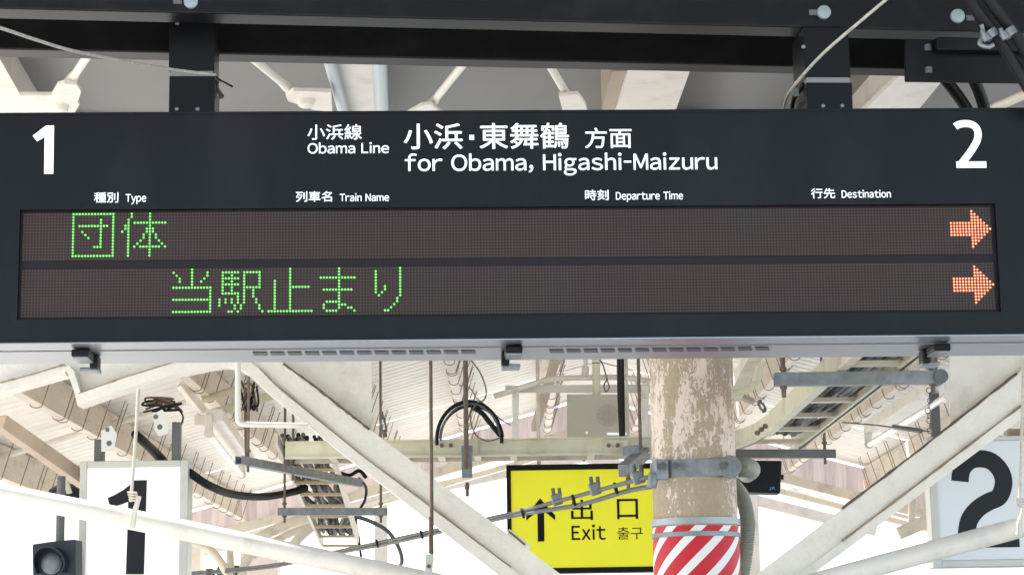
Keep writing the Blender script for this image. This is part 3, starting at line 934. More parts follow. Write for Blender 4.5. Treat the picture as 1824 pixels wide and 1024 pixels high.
# grime along the inner corners
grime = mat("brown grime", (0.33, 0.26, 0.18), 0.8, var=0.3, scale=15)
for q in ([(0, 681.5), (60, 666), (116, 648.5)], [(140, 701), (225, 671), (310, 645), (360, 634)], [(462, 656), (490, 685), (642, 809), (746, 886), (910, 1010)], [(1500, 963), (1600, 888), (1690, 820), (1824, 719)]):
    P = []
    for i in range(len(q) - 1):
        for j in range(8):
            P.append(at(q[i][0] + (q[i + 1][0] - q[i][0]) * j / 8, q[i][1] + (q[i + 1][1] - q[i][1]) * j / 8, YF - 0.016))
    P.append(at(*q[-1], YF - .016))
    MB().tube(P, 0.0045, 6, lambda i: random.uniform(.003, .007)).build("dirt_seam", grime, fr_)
# tie pipes
tpm = white
for pts, lab in ((([(-700, 745), (-120, 855), (0, 878), (310, 940), (610, 1003), (800, 1043), (1000, 1085)]), "white tie pipe sloping down in front of the number 1 sign"), (([(1960, 900), (1824, 937), (1660, 981), (1500, 1024), (1330, 1070)]), "white tie pipe sloping down in front of the number 2 sign")):
    P = sm(fp(pts, 9.62), 4)
    o = MB().tube(P, 0.046, 20).build("tie_pipe", white)
    props(o, lab, "pipe", "tie pipes of the V frame")
# bent conduit with an elbow, left
P = [at(424, 640, 9.8), at(424, 740, 9.8), at(424.5, 749, 9.8), at(428, 754, 9.8), at(436, 755.5, 9.8), at(548, 758, 9.8)]
props(MB().tube(P, 0.0135, 12).build("conduit", white), "white L shaped conduit hanging inside the left haunch", "conduit")

# ================================================================== STRIPED COLUMN
YP = 8.0
pc = at(1238, 900, YP)
pc = V((pc.x, YP, 0))
RP = 0.1575
col = thing("column", "thick column with peeling pinkish paint and a red and white striped foot", "column", pc)
MB().lathe(pc, [(RP, 0.0), (RP, 3.66)], 64).build("shaft", pole_material(), col)
zs = at(1240, 934.5, YP - RP).z
MB().lathe(pc, [(RP + 0.004, 0.4), (RP + 0.004, zs)], 64).build("striped_wrap", stripe_material(), col)
za, zb_ = at(1240, 920, YP - RP).z, at(1240, 932, YP - RP).z
MB().lathe(pc, [(RP, za + .001), (RP + 0.008, za), (RP + 0.009, zb_), (RP, zb_ - .001)], 64).build("band", mat("dull band", (0.36, 0.37, 0.39), 0.4, 0.3), col)
za, zb_ = at(1240, 945.5, YP - RP).z, at(1240, 953.5, YP - RP).z
MB().lathe(pc, [(RP, za + .001), (RP + 0.009, za), (RP + 0.009, zb_), (RP, zb_ - .001)], 64).build("band", galv, col)
# clamp round the column
zc0, zc1 = at(1240, 848, YP - RP).z, at(1240, 817, YP - RP).z
zc = (zc0 + zc1) / 2
cl = thing("pole_clamp", "grey steel clamp bolted round the column", "clamp", (pc.x, pc.y, zc))
MB().lathe(pc, [(RP, zc0), (RP + 0.007, zc0), (RP + 0.007, zc1), (RP, zc1)], 64).build("band", galv, cl)
mb = MB()
cR = at(1300, 831, 7.84)
mb.tube([cR + V((0, -.012, 0)), cR + V((0, .02, 0))], 0.042, 20)
mb.box(cR + V((-0.05, 0.004, 0)), (0.11, 0.02, 0.064), V((1, -0.25, 0)), V((.25, 1, 0)))
mb.build("lug", galv, cl, bevel=0.003)
mb = MB()
cL = at(1178, 836, 7.86)
mb.box(cL + V((0.0, 0.0, 0)), (0.05, 0.025, 0.075), V((1, 0.4, 0)), V((-.4, 1, 0)))
mb.tube([at(1165, 842, 7.86), at(1160, 868, 7.86)], 0.02, 10)
mb.build("lug", galv, cl, bevel=0.003)
for x, y in ((1287, 829), (1203, 829), (1181, 829)):
    p = at(x, y, 7.83)
    mb = MB()
    bolt(mb, p, V((0, -1, 0)), 0.014, 0.018)
    mb.build("bolt", galvd, cl)
# conduit elbow and corrugated hose
props(MB().tube(sm([at(1300, 832, 8.12), at(1318, 832, 8.10), at(1330, 832, 8.08), at(1337, 836, 8.16), at(1330, 842, 8.4)], 6), 0.038, 16).build("pipe_elbow", hosem), "grey green pipe elbow behind the column clamp", "pipe")
P = sm([at(1305, 862, 8.17), at(1322, 885, 8.15), at(1331, 925, 8.12), at(1329, 975, 8.1), at(1320, 1040, 8.1), at(1316, 1100, 8.1)], 26)
props(MB().tube(P, 0.029, 18, lambda i: 0.0295 if (i // 1) % 2 else 0.0255).build("corrugated_hose", hosem), "grey green corrugated hose running down the right of the column", "hose")
# black speaker beside column
Sp = Frame(1350, 850, 8.9, R(-2))
sp = thing("black_box", "small black box with a blue logo just right of the column clamp", "box", Sp.o)
Sp.poly([(1296, 819), (1393, 820), (1390, 878), (1300, 875)], -0.12, 0).build("case", mat("black case", (0.006, 0.007, 0.011), 0.5, spec=0.2), sp, bevel=0.006)
lettering(Sp, "JR", 1370, 1381, 866.5, 873, 0.0005, bluem, sp, 0.03, name="logo")
MB().box(Sp.P(Sp.uv(1394, 848)[0], Sp.uv(1394, 848)[1], -0.03), (0.012, 0.02, 0.02)).build("knob", rubber, sp)

# ================================================================== EXIT SIGN
E = Frame(1040, 920, 13.0, R(-1.0))
ex = thing("exit_sign", "yellow exit sign with a black frame half hidden by the column", "sign", E.o)
e0, e1 = E.uv(903, 920)[0], E.uv(1252, 920)[0]
f1, f0 = E.uv(1040, 826)[1], E.uv(1040, 1019.5)[1]
E.box(MB(), e0, e1, f0, f1, -0.14, -0.004).build("case", dark, ex, bevel=0.004)
i0, i1 = E.uv(911, 920)[0], E.uv(1244, 920)[0]
g1, g0 = E.uv(1040, 836)[1], E.uv(1040, 1010)[1]
mb = MB()
for q in ((e0, i0, f0, f1), (i1, e1, f0, f1), (i0, i1, g1, f1), (i0, i1, f0, g0)):
    E.box(mb, *q, -0.0035, 0.012)
mb.build("frame", dark, ex)
E.box(MB(), i0, i1, g0, g1, -0.0036, 0.002).build("panel", yellow, ex)
lettering(E, "出", 1017, 1056, 889.5, 925.8, 0.0025, dark, ex, 0.02)
lettering(E, "口", 1099, 1136.5, 888, 924, 0.0025, dark, ex, 0.02)
lettering(E, "Exit", 1018, 1079, 933.5, 961.2, 0.0025, dark, ex, 0.022)
lettering(E, "출구", 1099.5, 1145, 938, 960, 0.0025, dark, ex, 0.006)
E.poly([(962, 887), (989, 917.5), (989, 926), (969.3, 910), (969.8, 963.5), (958, 964.2), (957.3, 910), (937.3, 926.5), (937.3, 918)], 0.0024, 0.004).build("arrow", dark, ex)
for x in (960, 1120):
    MB().cyl(E.P(E.uv(x, 830)[0], f1, -0.07), V((E.P(E.uv(x, 830)[0], f1, -0.07).x, E.P(0, 0, -0.07).y, 3.9)), 0.012).build("hanger_rod", cream, ex)

# ================================================================== NUMBER SIGNS
N1 = Frame(240, 920, 11.0, R(0.5))
n1s = thing("number_sign", "hanging white box sign with a dark number 1 at the lower left", "sign", N1.o)
def sign_box(fr, t, xl, xr, yt, yb, ml, mr, mt, mbm, pm, frm):
    ul, ur = fr.uv(xl, (yt + yb) / 2)[0], fr.uv(xr, (yt + yb) / 2)[0]
    vt, vb = fr.uv((xl + xr) / 2, yt)[1], fr.uv((xl + xr) / 2, yb)[1]
    k = 11 / F_PX
    mb = MB()
    pl, pr, pt, pb = ul + ml * k, ur - mr * k, vt - mt * k, vb + mbm * k
    for q in ((ul, pl, vb, vt), (pr, ur, vb, vt), (pl, pr, pt, vt), (pl, pr, vb, pb)):
        fr.box(mb, *q, -0.16, 0.0)
    mb.build("frame", frm, t, bevel=0.004)
    fr.box(MB(), pl, pr, pb, pt, -0.15, -0.008).build("panel", pm, t)
    return ul, ur, vt, vb
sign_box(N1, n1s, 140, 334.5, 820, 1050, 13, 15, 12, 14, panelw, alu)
q = [(191.4, 886), (205, 880), (219, 872), (230, 863.5), (239, 854.7), (261.4, 854.3), (259, 930), (256, 1022), (223.8, 1022), (226, 960), (228.6, 902), (212, 898), (194.8, 896)]
q = [(191.4, 886), (205, 880), (219, 872), (230, 863.5), (239, 854.7), (261.4, 854.3), (259, 930), (256, 1022), (223.8, 1022), (226, 960), (228.0, 893), (215, 898), (203, 901.5), (195.5, 903)]
N1.poly(q, -0.0075, -0.006).build("number", digit, n1s)
for x0, x1, y0 in ((163, 180, 700), (302, 317, 690)):
    u0, u1 = N1.uv(x0, 820)[0], N1.uv(x1, 820)[0]
    vt = N1.uv(240, 820)[1]
    N1.box(MB(), u0, u1, vt, vt + .205 if x0 > 200 else vt + .12, -0.115, -0.065).build("hanger_tube", galvd, n1s)
# perforated brackets next to the tubes
def perf(fr, pts, holes, lab):
    t = thing("perforated_bracket", lab, "bracket", at(*pts[0], 11.0), "perforated brackets above the number 1 sign")
    fr.poly(pts, 0.02, 0.026).build("plate", mat("bracket grey", (0.62, 0.64, 0.64), 0.4, 0.2), t)
    for (x, y, r) in holes:
        u, v = fr.uv(x, y)
        MB().lathe(fr.P(u, v, 0.0265), [(r * 11 / F_PX, 0), (0, 0.0005)], 14, fr.n).build("hole", galvd, t)
perf(N1, [(182, 768), (200, 758), (210, 775), (204, 803), (182, 805)], [(193, 766, 4), (196, 790, 5)], "perforated grey bracket beside the left tube of the number 1 sign")
perf(N1, [(274, 738), (290, 730), (302, 745), (300, 773), (285, 778), (277, 768)], [(279, 743, 4.5), (286, 761, 5)], "perforated grey bracket beside the right tube of the number 1 sign")
N2 = Frame(1760, 890, 11.0, R(-2.5))
n2s = thing("number_sign", "hanging pale grey box sign with a dark number 2 at the lower right", "sign", N2.o)
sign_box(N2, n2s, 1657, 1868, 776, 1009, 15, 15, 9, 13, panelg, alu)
digit_two(N2, 1694, 1817, 804, 973.5, 0.275, -0.0065, digit, n2s, "number", [(.12, .69), (.135, .76), (.185, .84), (.30, .905), (.43, .922), (.58, .908), (.70, .852), (.785, .76), (.80, .65), (.72, .525), (.56, .475), (.414, .42), (.30, .35), (.225, .27), (.185, .15), (.17, .0)], .14)
for x0, x1 in ((1664, 1680), (1830, 1846)):
    u0, u1 = N2.uv(x0, 780)[0], N2.uv(x1, 780)[0]
    vt = N2.uv(1760, 776)[1]
    N2.box(MB(), u0, u1, vt, vt + 1.0, -0.115, -0.065).build("hanger_tube", galvd, n2s)
props(MB().box(at(1815, 772, 11.2), (0.14, 0.08, 0.045)).build("fixture_box", tanp, bevel=.004), "beige fixture above the number 2 sign", "fixture")

# ================================================================== CABLE LADDERS
ZL = 2.72
YT = 10.6
tray = thing("cable_ladder", "ivory cable ladder crossing behind the column and turning towards the board", "cable ladder", at(840, 800, YT))
zt1, zt0 = at(840, 783, YT).z, at(840, 811, YT).z
xa, xb = at(508, 800, YT).x, at(1325, 800, YT).x
mb = MB()
mb.box(((xa + xb) / 2, YT, (zt0 + zt1) / 2), (xb - xa, 0.006, zt1 - zt0))
mb.box(((xa + xb) / 2, YT - 0.004, zt0 + 0.0), (xb - xa, 0.032, 0.010))
mb.box(((xa + xb) / 2, YT - 0.004, zt1), (xb - xa, 0.026, 0.006))
mb.box(((xa + xb) / 2, YT + 0.30, (zt0 + zt1) / 2), (xb - xa, 0.008, zt1 - zt0))
mb.build("side_rail", ivory, tray)
for x in (590, 655, 720, 785, 850, 915, 1055, 1190, 1260):
    c = at(x, 812, YT).x
    o = MB().box((c, YT + 0.15, zt0 + 0.012), (0.035, 0.29, 0.02)).build("rung", ivory, tray)
for x0, x1 in ((778, 852), (1076, 1120)):
    p0, p1 = at(x0, 797, YT - 0.01), at(x1, 797, YT - 0.01)
    o = MB().box((p0 + p1) / 2, ((p1 - p0).length, 0.008, 0.075)).build("splice_plate", ivory, tray)
    m2 = MB()
    for x in ((787, 803) if x0 < 900 else (1084, 1100)):
        m2 = MB()
        bolt(m2, at(x, 793, YT - 0.015), V((0, -1, 0)), 0.011, 0.012)
        m2.build("bolt", rod, o)
# bend and right limb (towards the board)
le = [at(1325, 797, YT), at(1340, 793, YT - .03), at(1355, 782, YT - .12)]
def zc_(p, z): return V((p.x, p.y, z))
L1a, L1b = atz(1366, 776, zt0), atz(1560, 604, zt0)
R1a, R1b = atz(1417, 803, zt0), atz(1690, 590, zt0)
mb = MB()
bp_ = sm([V((at(1285, 811, YT).x, YT, zt0)), atz(1311, 800, zt0), atz(1342, 790, zt0), atz(1360, 779, zt0), L1a], 5)
mb.strip(bp_, [p + V((0, 0, .095)) for p in bp_], V((.006, .006, 0)))
mb.strip([p - V((.012, .02, 0)) for p in bp_], [p - V((.012, .02, -.010)) for p in bp_], V((.02, .04, 0)))
mb.beam(L1a + V((0, 0, .05)), L1b + V((0, 0, .05)), 0.010, 0.09)
mb.beam(L1a, L1b, 0.036, 0.010)
mb.beam(R1a + V((0, 0, .04)), R1b + V((0, 0, .04)), 0.010, 0.09)
mb.beam(R1a, R1b, 0.036, 0.010)
mb.build("bend_rail", ivory, tray)
def onl(a, b, Y): return a + (b - a) * ((Y - a.y) / (b.y - a.y))
for k in range(9):
    Y = 10.25 - 0.52 * k
    p, q2 = onl(L1a, L1b, Y), onl(R1a, R1b, Y)
    MB().beam(V((p.x, Y, zt0 + .012)), V((q2.x, Y, zt0 + .012)), 0.045, 0.018).build("rung", ivory, tray)
# black cables on the right limb
t = thing("cable_bundle", "bundle of black and grey cables lying on the right cable ladder", "cables", onl(L1a, R1a, 10.0) if False else (L1a + R1a) / 2)
random.seed(4)
cms = [rubber, cablem, mat("grey cable", (0.16, 0.16, 0.17), 0.5), mat("dull red cable", (0.12, 0.05, 0.06), 0.5)]
for k in range(13):
    f0 = 0.1 + 0.8 * k / 12
    pts = []
    for j in range(8):
        Y = 10.2 - 0.58 * j
        p, q2 = onl(L1a, L1b, Y), onl(R1a, R1b, Y)
        f = min(0.94, max(0.06, f0 + random.uniform(-.05, .05)))
        pts.append(V((p.x + (q2.x - p.x) * f, Y, zt0 + .036 + random.uniform(0, .02))))
    MB().tube(sm(pts, 4), random.uniform(0.009, 0.014), 8).build("cable", cms[k % 4 if k % 5 == 0 else (k % 3)], t)
t = thing("cable_bundle", "dark cables lying in the crossing ladder above the exit sign", "cables", at(840, 812, YT + .15))
for k in range(7):
    yv = YT + .05 + .035 * k
    MB().tube(sm([V((xa + (xb - xa) * j / 6, yv + random.uniform(-.01, .01), zt0 + .036 + random.uniform(0, .012))) for j in range(7)], 3), random.uniform(.010, .015), 8).build("cable", [rubber, cablem, rod][k % 3], t)
# left limb (away from the board)
def lp(x, y, Y): return at(x, y, Y)
A0, A1 = at(517, 838, 12.2), at(574, 966, 14.5)
B0_, B1_ = at(603, 838, 12.2), at(640, 966, 14.5)
rungm = mat("ochre rung paint", (0.55, 0.43, 0.25), .5, dirt=RUSTY, dirt_amt=.5)
lt = thing("cable_ladder", "short ivory cable ladder descending away behind the left V strut", "cable ladder", A0)
mb = MB()
ea = (A0 - A1) * 0.35
mb.beam(A0 + ea, A1, 0.018, 0.06)
mb.beam(B0_ + ea, B1_, 0.018, 0.06)
mb.build("side_rail", cream, lt)
for k in range(9):
    f = -0.2 + 1.2 * k / 8.0
    MB().beam(A0 + (A1 - A0) * f - V((0, 0, .02)), B0_ + (B1_ - B0_) * f - V((0, 0, .02)), 0.05, 0.016).build("rung", rungm, lt)
t = thing("cable_bundle", "tangled grey cables lying on the short left cable ladder", "cables", A0)
for k in range(15):
    f0 = 0.06 + 0.88 * k / 14
    pts = []
    for j in range(10):
        g_ = -0.3 + 1.25 * j / 9
        f = min(.93, max(.07, f0 + random.uniform(-.11, .11)))
        pts.append((A0 + (A1 - A0) * g_) * (1 - f) + (B0_ + (B1_ - B0_) * g_) * f + V((0, 0, .02 + random.uniform(0, .03))))
    MB().tube(sm(pts, 4), random.uniform(.009, .014), 8).build("cable", [cablem, rubber, MATS["grey cable"], rubber][k % 4], t)

# galvanised support struts and hanging rods
def channel(p0, p1, Z, lab, m, hgt=0.041, ends=None, wd=0.041):
    a, b = atz(*p0, Z), atz(*p1, Z)
    t = thing("support_channel", lab, "channel", (a + b) / 2, "grey support channels of the cable ladders")
    e = (b - a).normalized()
    sdv = e.cross(V((0, 0, 1)))
    mb = MB()
    for s2 in (-1, 1):
        mb.box((a + b) / 2 + sdv * s2 * (wd / 2 - 0.002), ((b - a).length, 0.0035, hgt), e, sdv)
    mb.box((a + b) / 2 - V((0, 0, hgt / 2 - .0015)), ((b - a).length, wd - 0.0078, 0.003), e, sdv)
    mb.build("channel", m, t)
    return t, a, b
def hang(t, p, ztop, zbot, r=0.007):
    MB().cyl(V((p.x, p.y, zbot)), V((p.x, p.y, ztop)), r, 8).build("threaded_rod", rod, t)
    mb = MB()
    bolt(mb, V((p.x, p.y, zbot + 0.03)), V((0, 0, 1)), 0.014, 0.012)
    bolt(mb, V((p.x, p.y, zbot + 0.098)), V((0, 0, 1)), 0.014, 0.012)
    mb.build("nut", rod, t)
Zs = ZL - 0.075
t, a, b = channel((425, 819), (640, 860), Zs, "grey support channel slanting under the left end of the crossing ladder", galv)
hang(t, a + (b - a) * 0.07, 3.55, Zs - .05); hang(t, a + (b - a) * .42, 3.6, Zs - .05)
t, a, b = channel((495, 911), (690, 911), 2.50, "grey support channel across the short left cable ladder", galv)
hang(t, a + (b - a) * .06, 3.3, 2.44); hang(t, a + (b - a) * .94, 3.4, 2.44)
t, a, b = channel((1379, 676), (1676, 672), Zs, "grey support channel nearest the board across the right cable ladder", galv, 0.048)
hang(t, a + (b - a) * .055, 3.5, Zs - .065, .009); hang(t, a + (b - a) * .95, 3.5, Zs - .06, .009)
MB().tube([a + (b - a) * 0.99 - V((0, .04, 0)), a + (b - a) * 0.99 + V((0, .06, 0))], 0.026, 12).build("end_clip", galvd, t)
t, a, b = channel((1310, 808), (1487, 808), Zs, "grey support channel at the bend just right of the column", galvd)
hang(t, a + (b - a) * .9, 3.3, Zs - .05)

# rods that hang the crossing ladder and its beam clamps
def rodhang(x, y0, y1, Y, r, lab, m=rod):
    a, b = at(x, y0, Y), at(x, y1, Y)
    return props(MB().cyl(V((a.x, Y, b.z)), V((a.x, Y, a.z + .5)), r, 10).build("hanging_rod", m), lab, "rod", "rods hanging from the roof")
rodhang(767, 640, 1000, 9.62, 0.0088, "long dark rod hanging the left tie pipe, left of the cable coil")
rodhang(829, 640, 835, 10.4, 0.0125, "rusty rod passing through the black cable coil")
rodhang(1137, 640, 800, 10.4, 0.0085, "rusty rod just left of the column")
rodhang(1664, 600, 645, 8.0, 0.009, "rusty rod above the right end of the near support channel")
def clampb(x, y, lab, rot):
    c = at(x, y, 10.5)
    t = thing("beam_clamp", lab, "clamp", c, "grey clamps on the crossing ladder")
    X = V((1, rot * 2.0, 0)).normalized()
    Yv = V((-X.y, X.x, 0))
    MB().box(c + V((0, 0, 0.055)), (0.055, 0.10, 0.045), X, Yv).build("clamp_top", galv, t, bevel=.003)
    if rot:
        MB().beam(at(x + 20, y - 16, 10.62), at(x - 17, y + 16, 10.22), .055, .06).build("clamp_body", galv, t, bevel=.003)
    else:
        MB().box(c + V((0, -0.01, -0.02)) - Yv * .03, (0.052, 0.03, 0.12), X, Yv).build("clamp_body", galv, t, bevel=.003)
    c = at(x - 17, y + 16, 10.22) + V((.02, 0, .08)) if rot else c
    mb = MB().cyl(c + V((0, -.02, -.1)), c + V((0, -.02, -.17)), 0.009, 8)
    bolt(mb, c + V((0, -.02, -.135)), V((0, 0, 1)), 0.014, 0.02)
    mb.build("bolt", rod, t)
clampb(832, 823, "grey beam clamp under the rusty rod through the coil", 0)
clampb(1128, 822, "grey beam clamp hanging over the top of the exit sign", 0.35)
# turnbuckle on tray left
def turnb(pts, Y, lab):
    t = thing("turnbuckle", lab, "turnbuckle", at(*pts[0], Y), "small turnbuckles")
    a, b = at(*pts[0], Y), at(*pts[1], Y)
    e = b - a
    for s2 in (-1, 1):
        MB().tube([a + e * .25 + V((s2 * .011, 0, 0)), a + e * .8 + V((s2 * .011, 0, 0))], .006, 6).build("side_bar", galvd, t)
    MB().tube([a, a + e * .3], .010, 8).build("eye", rod, t)
    MB().tube([a + e * .72, b], .011, 8).build("eye", rod, t)
turnb(((679, 733), (686, 778)), 10.5, "dark turnbuckle standing on the crossing ladder")
turnb(((505, 778), (513, 830)), 10.7, "dark turnbuckle at the left end of the crossing ladder")

# speaker box
Q = Frame(1068, 740, 11.6, R(-1.5))
sb_ = thing("speaker_box", "beige speaker box with a round perforated grille above the crossing ladder", "speaker", Q.o)
Q.poly([(1009.5, 702), (1119.5, 702), (1120.5, 782), (1009.5, 782)], -0.10, 0).build("case", beige, sb_, bevel=.004)
cx, cy = Q.uv(1082.5, 739.5)
mb = MB()
for rr, n in ((2.5, 6), (5.5, 14), (8.5, 22), (11.5, 30), (14.8, 38), (18.5, 46)):
    for k in range(n):
        an = 2 * math.pi * k / n
        r0 = rr * 11.6 / F_PX
        p = Q.P(cx + math.cos(an) * r0, cy + math.sin(an) * r0, 0.0005)
        mb.prism([p + Q.u * (math.cos(i * 1.257) * .0022) + Q.v * (math.sin(i * 1.257) * .0022) for i in range(5)], Q.n * .0006)
mb.build("grille", mat("grille holes", (0.10, 0.09, 0.07), .7), sb_)
Q.poly([(1081, 770), (1116, 770), (1116, 774.5), (1081, 774.5)], 0.0004, 0.0015).build("label_strip", panelw, sb_)
u, v = Q.uv(1045, 770.5)
MB().lathe(Q.P(u, v, 0), [(.005, 0), (.004, .003), (0, .004)], 10, Q.n).build("pilot_lamp", pilot, sb_)
a = Q.P(Q.uv(1063, 700)[0], Q.uv(1063, 702)[1], -.05)
MB().cyl(a - V((0, 0, .0)), a + V((0, 0, 1.0)), 0.0225).build("hanger_pipe", ivory, sb_)
MB().lathe(a + V((0, 0, .175)), [(0.0235, 0), (.0235, .005)], 20).build("ring", galvd, sb_)
wire([(1081, 676), (1076, 686), (1079, 697), (1085, 690), (1082, 678), (1074, 650), (1068, 640)], [11.5] * 7, 0.004, "thin loop of wire beside the speaker hanger pipe", rod)
# black cable in front of speaker
hose([(1103, 600), (1103, 660), (1104, 710), (1107, 776)], 10.3, 10.45, 0.012, "cable", "thick black cable hanging in front of the speaker box", "cable", rubber)
hose([(1109, 600), (1109, 650), (1110, 710), (1111, 776)], 10.33, 10.47, 0.008, "cable", "thinner black cable hanging beside the speaker box grille", "cable", rubber)
# coil
t = thing("cable_coil", "black cable coil looped over the crossing ladder", "cable coil", at(835, 750, 10.5))
def arcp(cx, cy, rx, ry, a0, a1, n=22): return [(cx + rx * math.cos(R(a0 + (a1 - a0) * i / n)), cy - ry * math.sin(R(a0 + (a1 - a0) * i / n))) for i in range(n + 1)]
MB().tube([at(x, y, 10.52) for x, y in arcp(836, 783, 58, 68, -5, 188)], .0095, 10).build("loop", rubber, t)
MB().tube([at(x, y, 10.50) for x, y in arcp(840, 783, 56, 60, 5, 178)], .0065, 10).build("loop", rubber, t)
MB().tube([at(x, y, 10.48) for x, y in arcp(838, 785, 53, 66, 8, 180)], .005, 8).build("loop", cablem, t)
MB().tube(sm([at(840, 724, 10.49), at(858, 735, 10.49), at(872, 752, 10.49), at(892, 776, 10.5)], 6), .013, 8).build("tail", rubber, t)
wire([(838, 640), (856, 665), (866, 695), (862, 712), (850, 718), (838, 740), (846, 772), (868, 785), (892, 779)], [10.45] * 9, .0035, "thin brown wire looping round the cable coil", rod)
wire([(818, 686), (836, 690), (850, 710), (858, 716), (872, 728), (890, 745), (910, 757)], [10.8] * 7, .0035, "thin tie wire with a turnbuckle behind the cable coil", galv)

# bent tie at the ridge and small posts
P = sm([at(880, 706, 11.9), at(905, 698, 11.9), at(940, 686, 11.9), at(975, 676, 11.9), at(1000, 673.5, 11.9), at(1050, 672.5, 11.9), at(1108, 672, 11.9), at(1140, 676, 11.9), at(1180, 683, 11.9), at(1245, 694, 11.9)], 4)
rt = thing("ridge_tie", "cream bent tie pipe with a flat bar above the speaker box", "tie", at(1050, 675, 11.9))
MB().tube(P, .016, 12).build("bent_pipe", cream, rt)
MB().prism([at(x, y, 11.95) for x, y in ((900, 686), (1250, 684), (1250, 700), (900, 699))], V((0, .008, 0))).build("flat_bar", mat("grey bar paint", (0.62, 0.59, 0.54), .5), rt)  # flat bar painted plain grey
for x in (918, 1149):
    o = MB().prism([at(a_, b_, 11.9) for a_, b_ in ((x - 6, 686), (x + 7, 686), (x + 5, 778), (x - 5, 778))], V((0, .03, 0))).build("post", white, rt)
    m2 = MB(); bolt(m2, at(x, 704, 11.895), V((0, -1, 0)), .014, .012); m2.build("bolt", cream, o)
mb = MB().tube([at(1043, 640, 11.8), at(1043, 655, 11.8)], .012, 8)
mb.tube([at(1043, 652, 11.8), at(1042, 668, 11.8)], .02, 8)
props(mb.build("rod_end", cream), "short cream rod end standing on the ridge tie", "rod")

# slanted members near the ridge
def bar(p0, p1, Y0, Y1, wd, ht, lab, m=cream, cat="brace", name="brace_bar", grp=None):
    return props(MB().beam(at(*p0, Y0), at(*p1, Y1), wd, ht).build(name, m, bevel=.003), lab, cat, grp)
bar((993, 630), (953, 762), 13, 14.0, .05, .05, "tan brace running down left of the speaker box", tanp)
bar((1345, 625), (1305, 705), 9.4, 9.9, .07, .06, "cream brace just right of the column's top", cream)
bar((0, 751), (150, 857), 10.6, 11.2, .06, .075, "tan brace running down to the number 1 sign", tanp)
props(MB().tube([at(1303, 702, 9.5), at(1336, 692, 9.5), at(1350, 678, 9.5), at(1352, 650, 9.5), at(1356, 620, 9.5)], .016, 12).build("conduit", ivory), "ivory bent conduit beside the top of the column", "conduit")
props(MB().tube([at(-60, 832, 13.2), at(0, 814, 13.2), at(90, 788, 13.2), at(190, 757, 13.2), at(260, 738, 13.2), at(330, 716, 13.2)], .020, 12).build("roof_conduit", white), "white conduit running up the left roof slope", "conduit")
props(MB().tube([at(360, 712, 12.2), at(420, 694, 12.2), at(480, 676, 12.2)], .022, 10).build("roof_conduit", ivory), "short ivory tie under the left slope behind the L shaped conduit", "conduit")
props(MB().tube([at(372, 737, 12.0), at(430, 722, 12.0), at(500, 698, 12.0)], .026, 10).build("roof_conduit", ivory), "thicker ivory tie just below the short ivory tie", "conduit")
bar((322, 683), (362, 734), 12.0, 12.1, .05, .045, "short white brace ending at the left lamp holder", white)

# fluorescent lamps
def lamp(p0, p1, Z, lab, off, grp="fluorescent lamps under the gable roof"):
    a, b = atz(*p0, Z), atz(*p1, Z)
    e = (b - a).normalized()
    t = thing("fluorescent_lamp", lab, "lamp", (a + b) / 2, grp)
    MB().tube([a + e * .03, b - e * .03], .0185, 16).build("tube", tubem, t)
    sdv = e.cross(V((0, 0, 1)))
    MB().beam(a + V((0, 0, .105)) + sdv * off, b + V((0, 0, .105)) + sdv * off, 0.10, 0.07).build("body", white, t, bevel=.006)
    for p in (a, b):
        o = MB().box(p + V((0, 0, .045)), (0.03, 0.045, 0.13), e, sdv).build("lamp_holder", white, t, bevel=.008)
        MB().tube([p - e * .02, p + e * .02], .027, 14).build("end_cap", white, o)
lamp((372, 772), (431, 846), 2.95, "fluorescent lamp hanging on the left, above the number 1 sign", 0.03)
lamp((1690, 704), (1547, 792), 2.95, "fluorescent lamp hanging on the right, above the number 2 sign", 0.03)
props(MB().box(at(363, 748, 12.1), (.105, .02, .06)).build("mounting_plate", white, bevel=.003), "white mounting plate above the left fluorescent lamp", "plate")

# messenger cables from the column clamp to the left
def cableline(pts, Ys, r, lab, m, grp="cables strung from the column"):
    return wire(pts, Ys, r, lab, m, "strung_cable", "cable", grp, 6)
pA = [(1172, 846), (1140, 853), (1050, 877), (930, 909), (860, 925), (700, 960), (600, 981), (480, 1006), (330, 1020)]
YA = [7.95, 8.0, 8.6, 9.6, 10.4, 12.1, 13.2, 14.4, 15.5]
cableline(pA, YA, .0088, "upper grey cable strung from the column clamp down to the left", galvd)
pB = [(1200, 864), (1160, 866), (1110, 876), (1030, 899), (930, 915), (860, 930), (700, 966), (600, 985), (480, 1010), (330, 1024)]
YB = [8.0, 8.0, 8.3, 8.8, 9.62, 10.42, 12.12, 13.22, 14.4, 15.5]
cableline(pB, YB, .0095, "lower grey cable tied beneath the strung cable", galvd)
cl2 = 0
for (x, y, Y, lab) in ((992, 889, 9.1, "grey cable grip over the letters of the exit sign"), (1060, 870, 8.5, "grey cable grip nearest the column"), (1137, 850, 8.02, "grey turnbuckle end at the column clamp")):
    c = at(x, y, Y - .012)
    t = thing("cable_grip", lab, "grip", c, "grips on the strung cable")
    MB().box(c, (.045, .028, .05), V((1, .0, .28)), V((0, 1, 0)), V((-.28, 0, 1))).build("saddle", galv, t, bevel=.006)
    for dx in (-.013, .014):
        mb = MB().cyl(c + V((dx, 0, .015)), c + V((dx - .004, 0, .048)), .008, 8)
        mb.build("bolt", galvd, t)
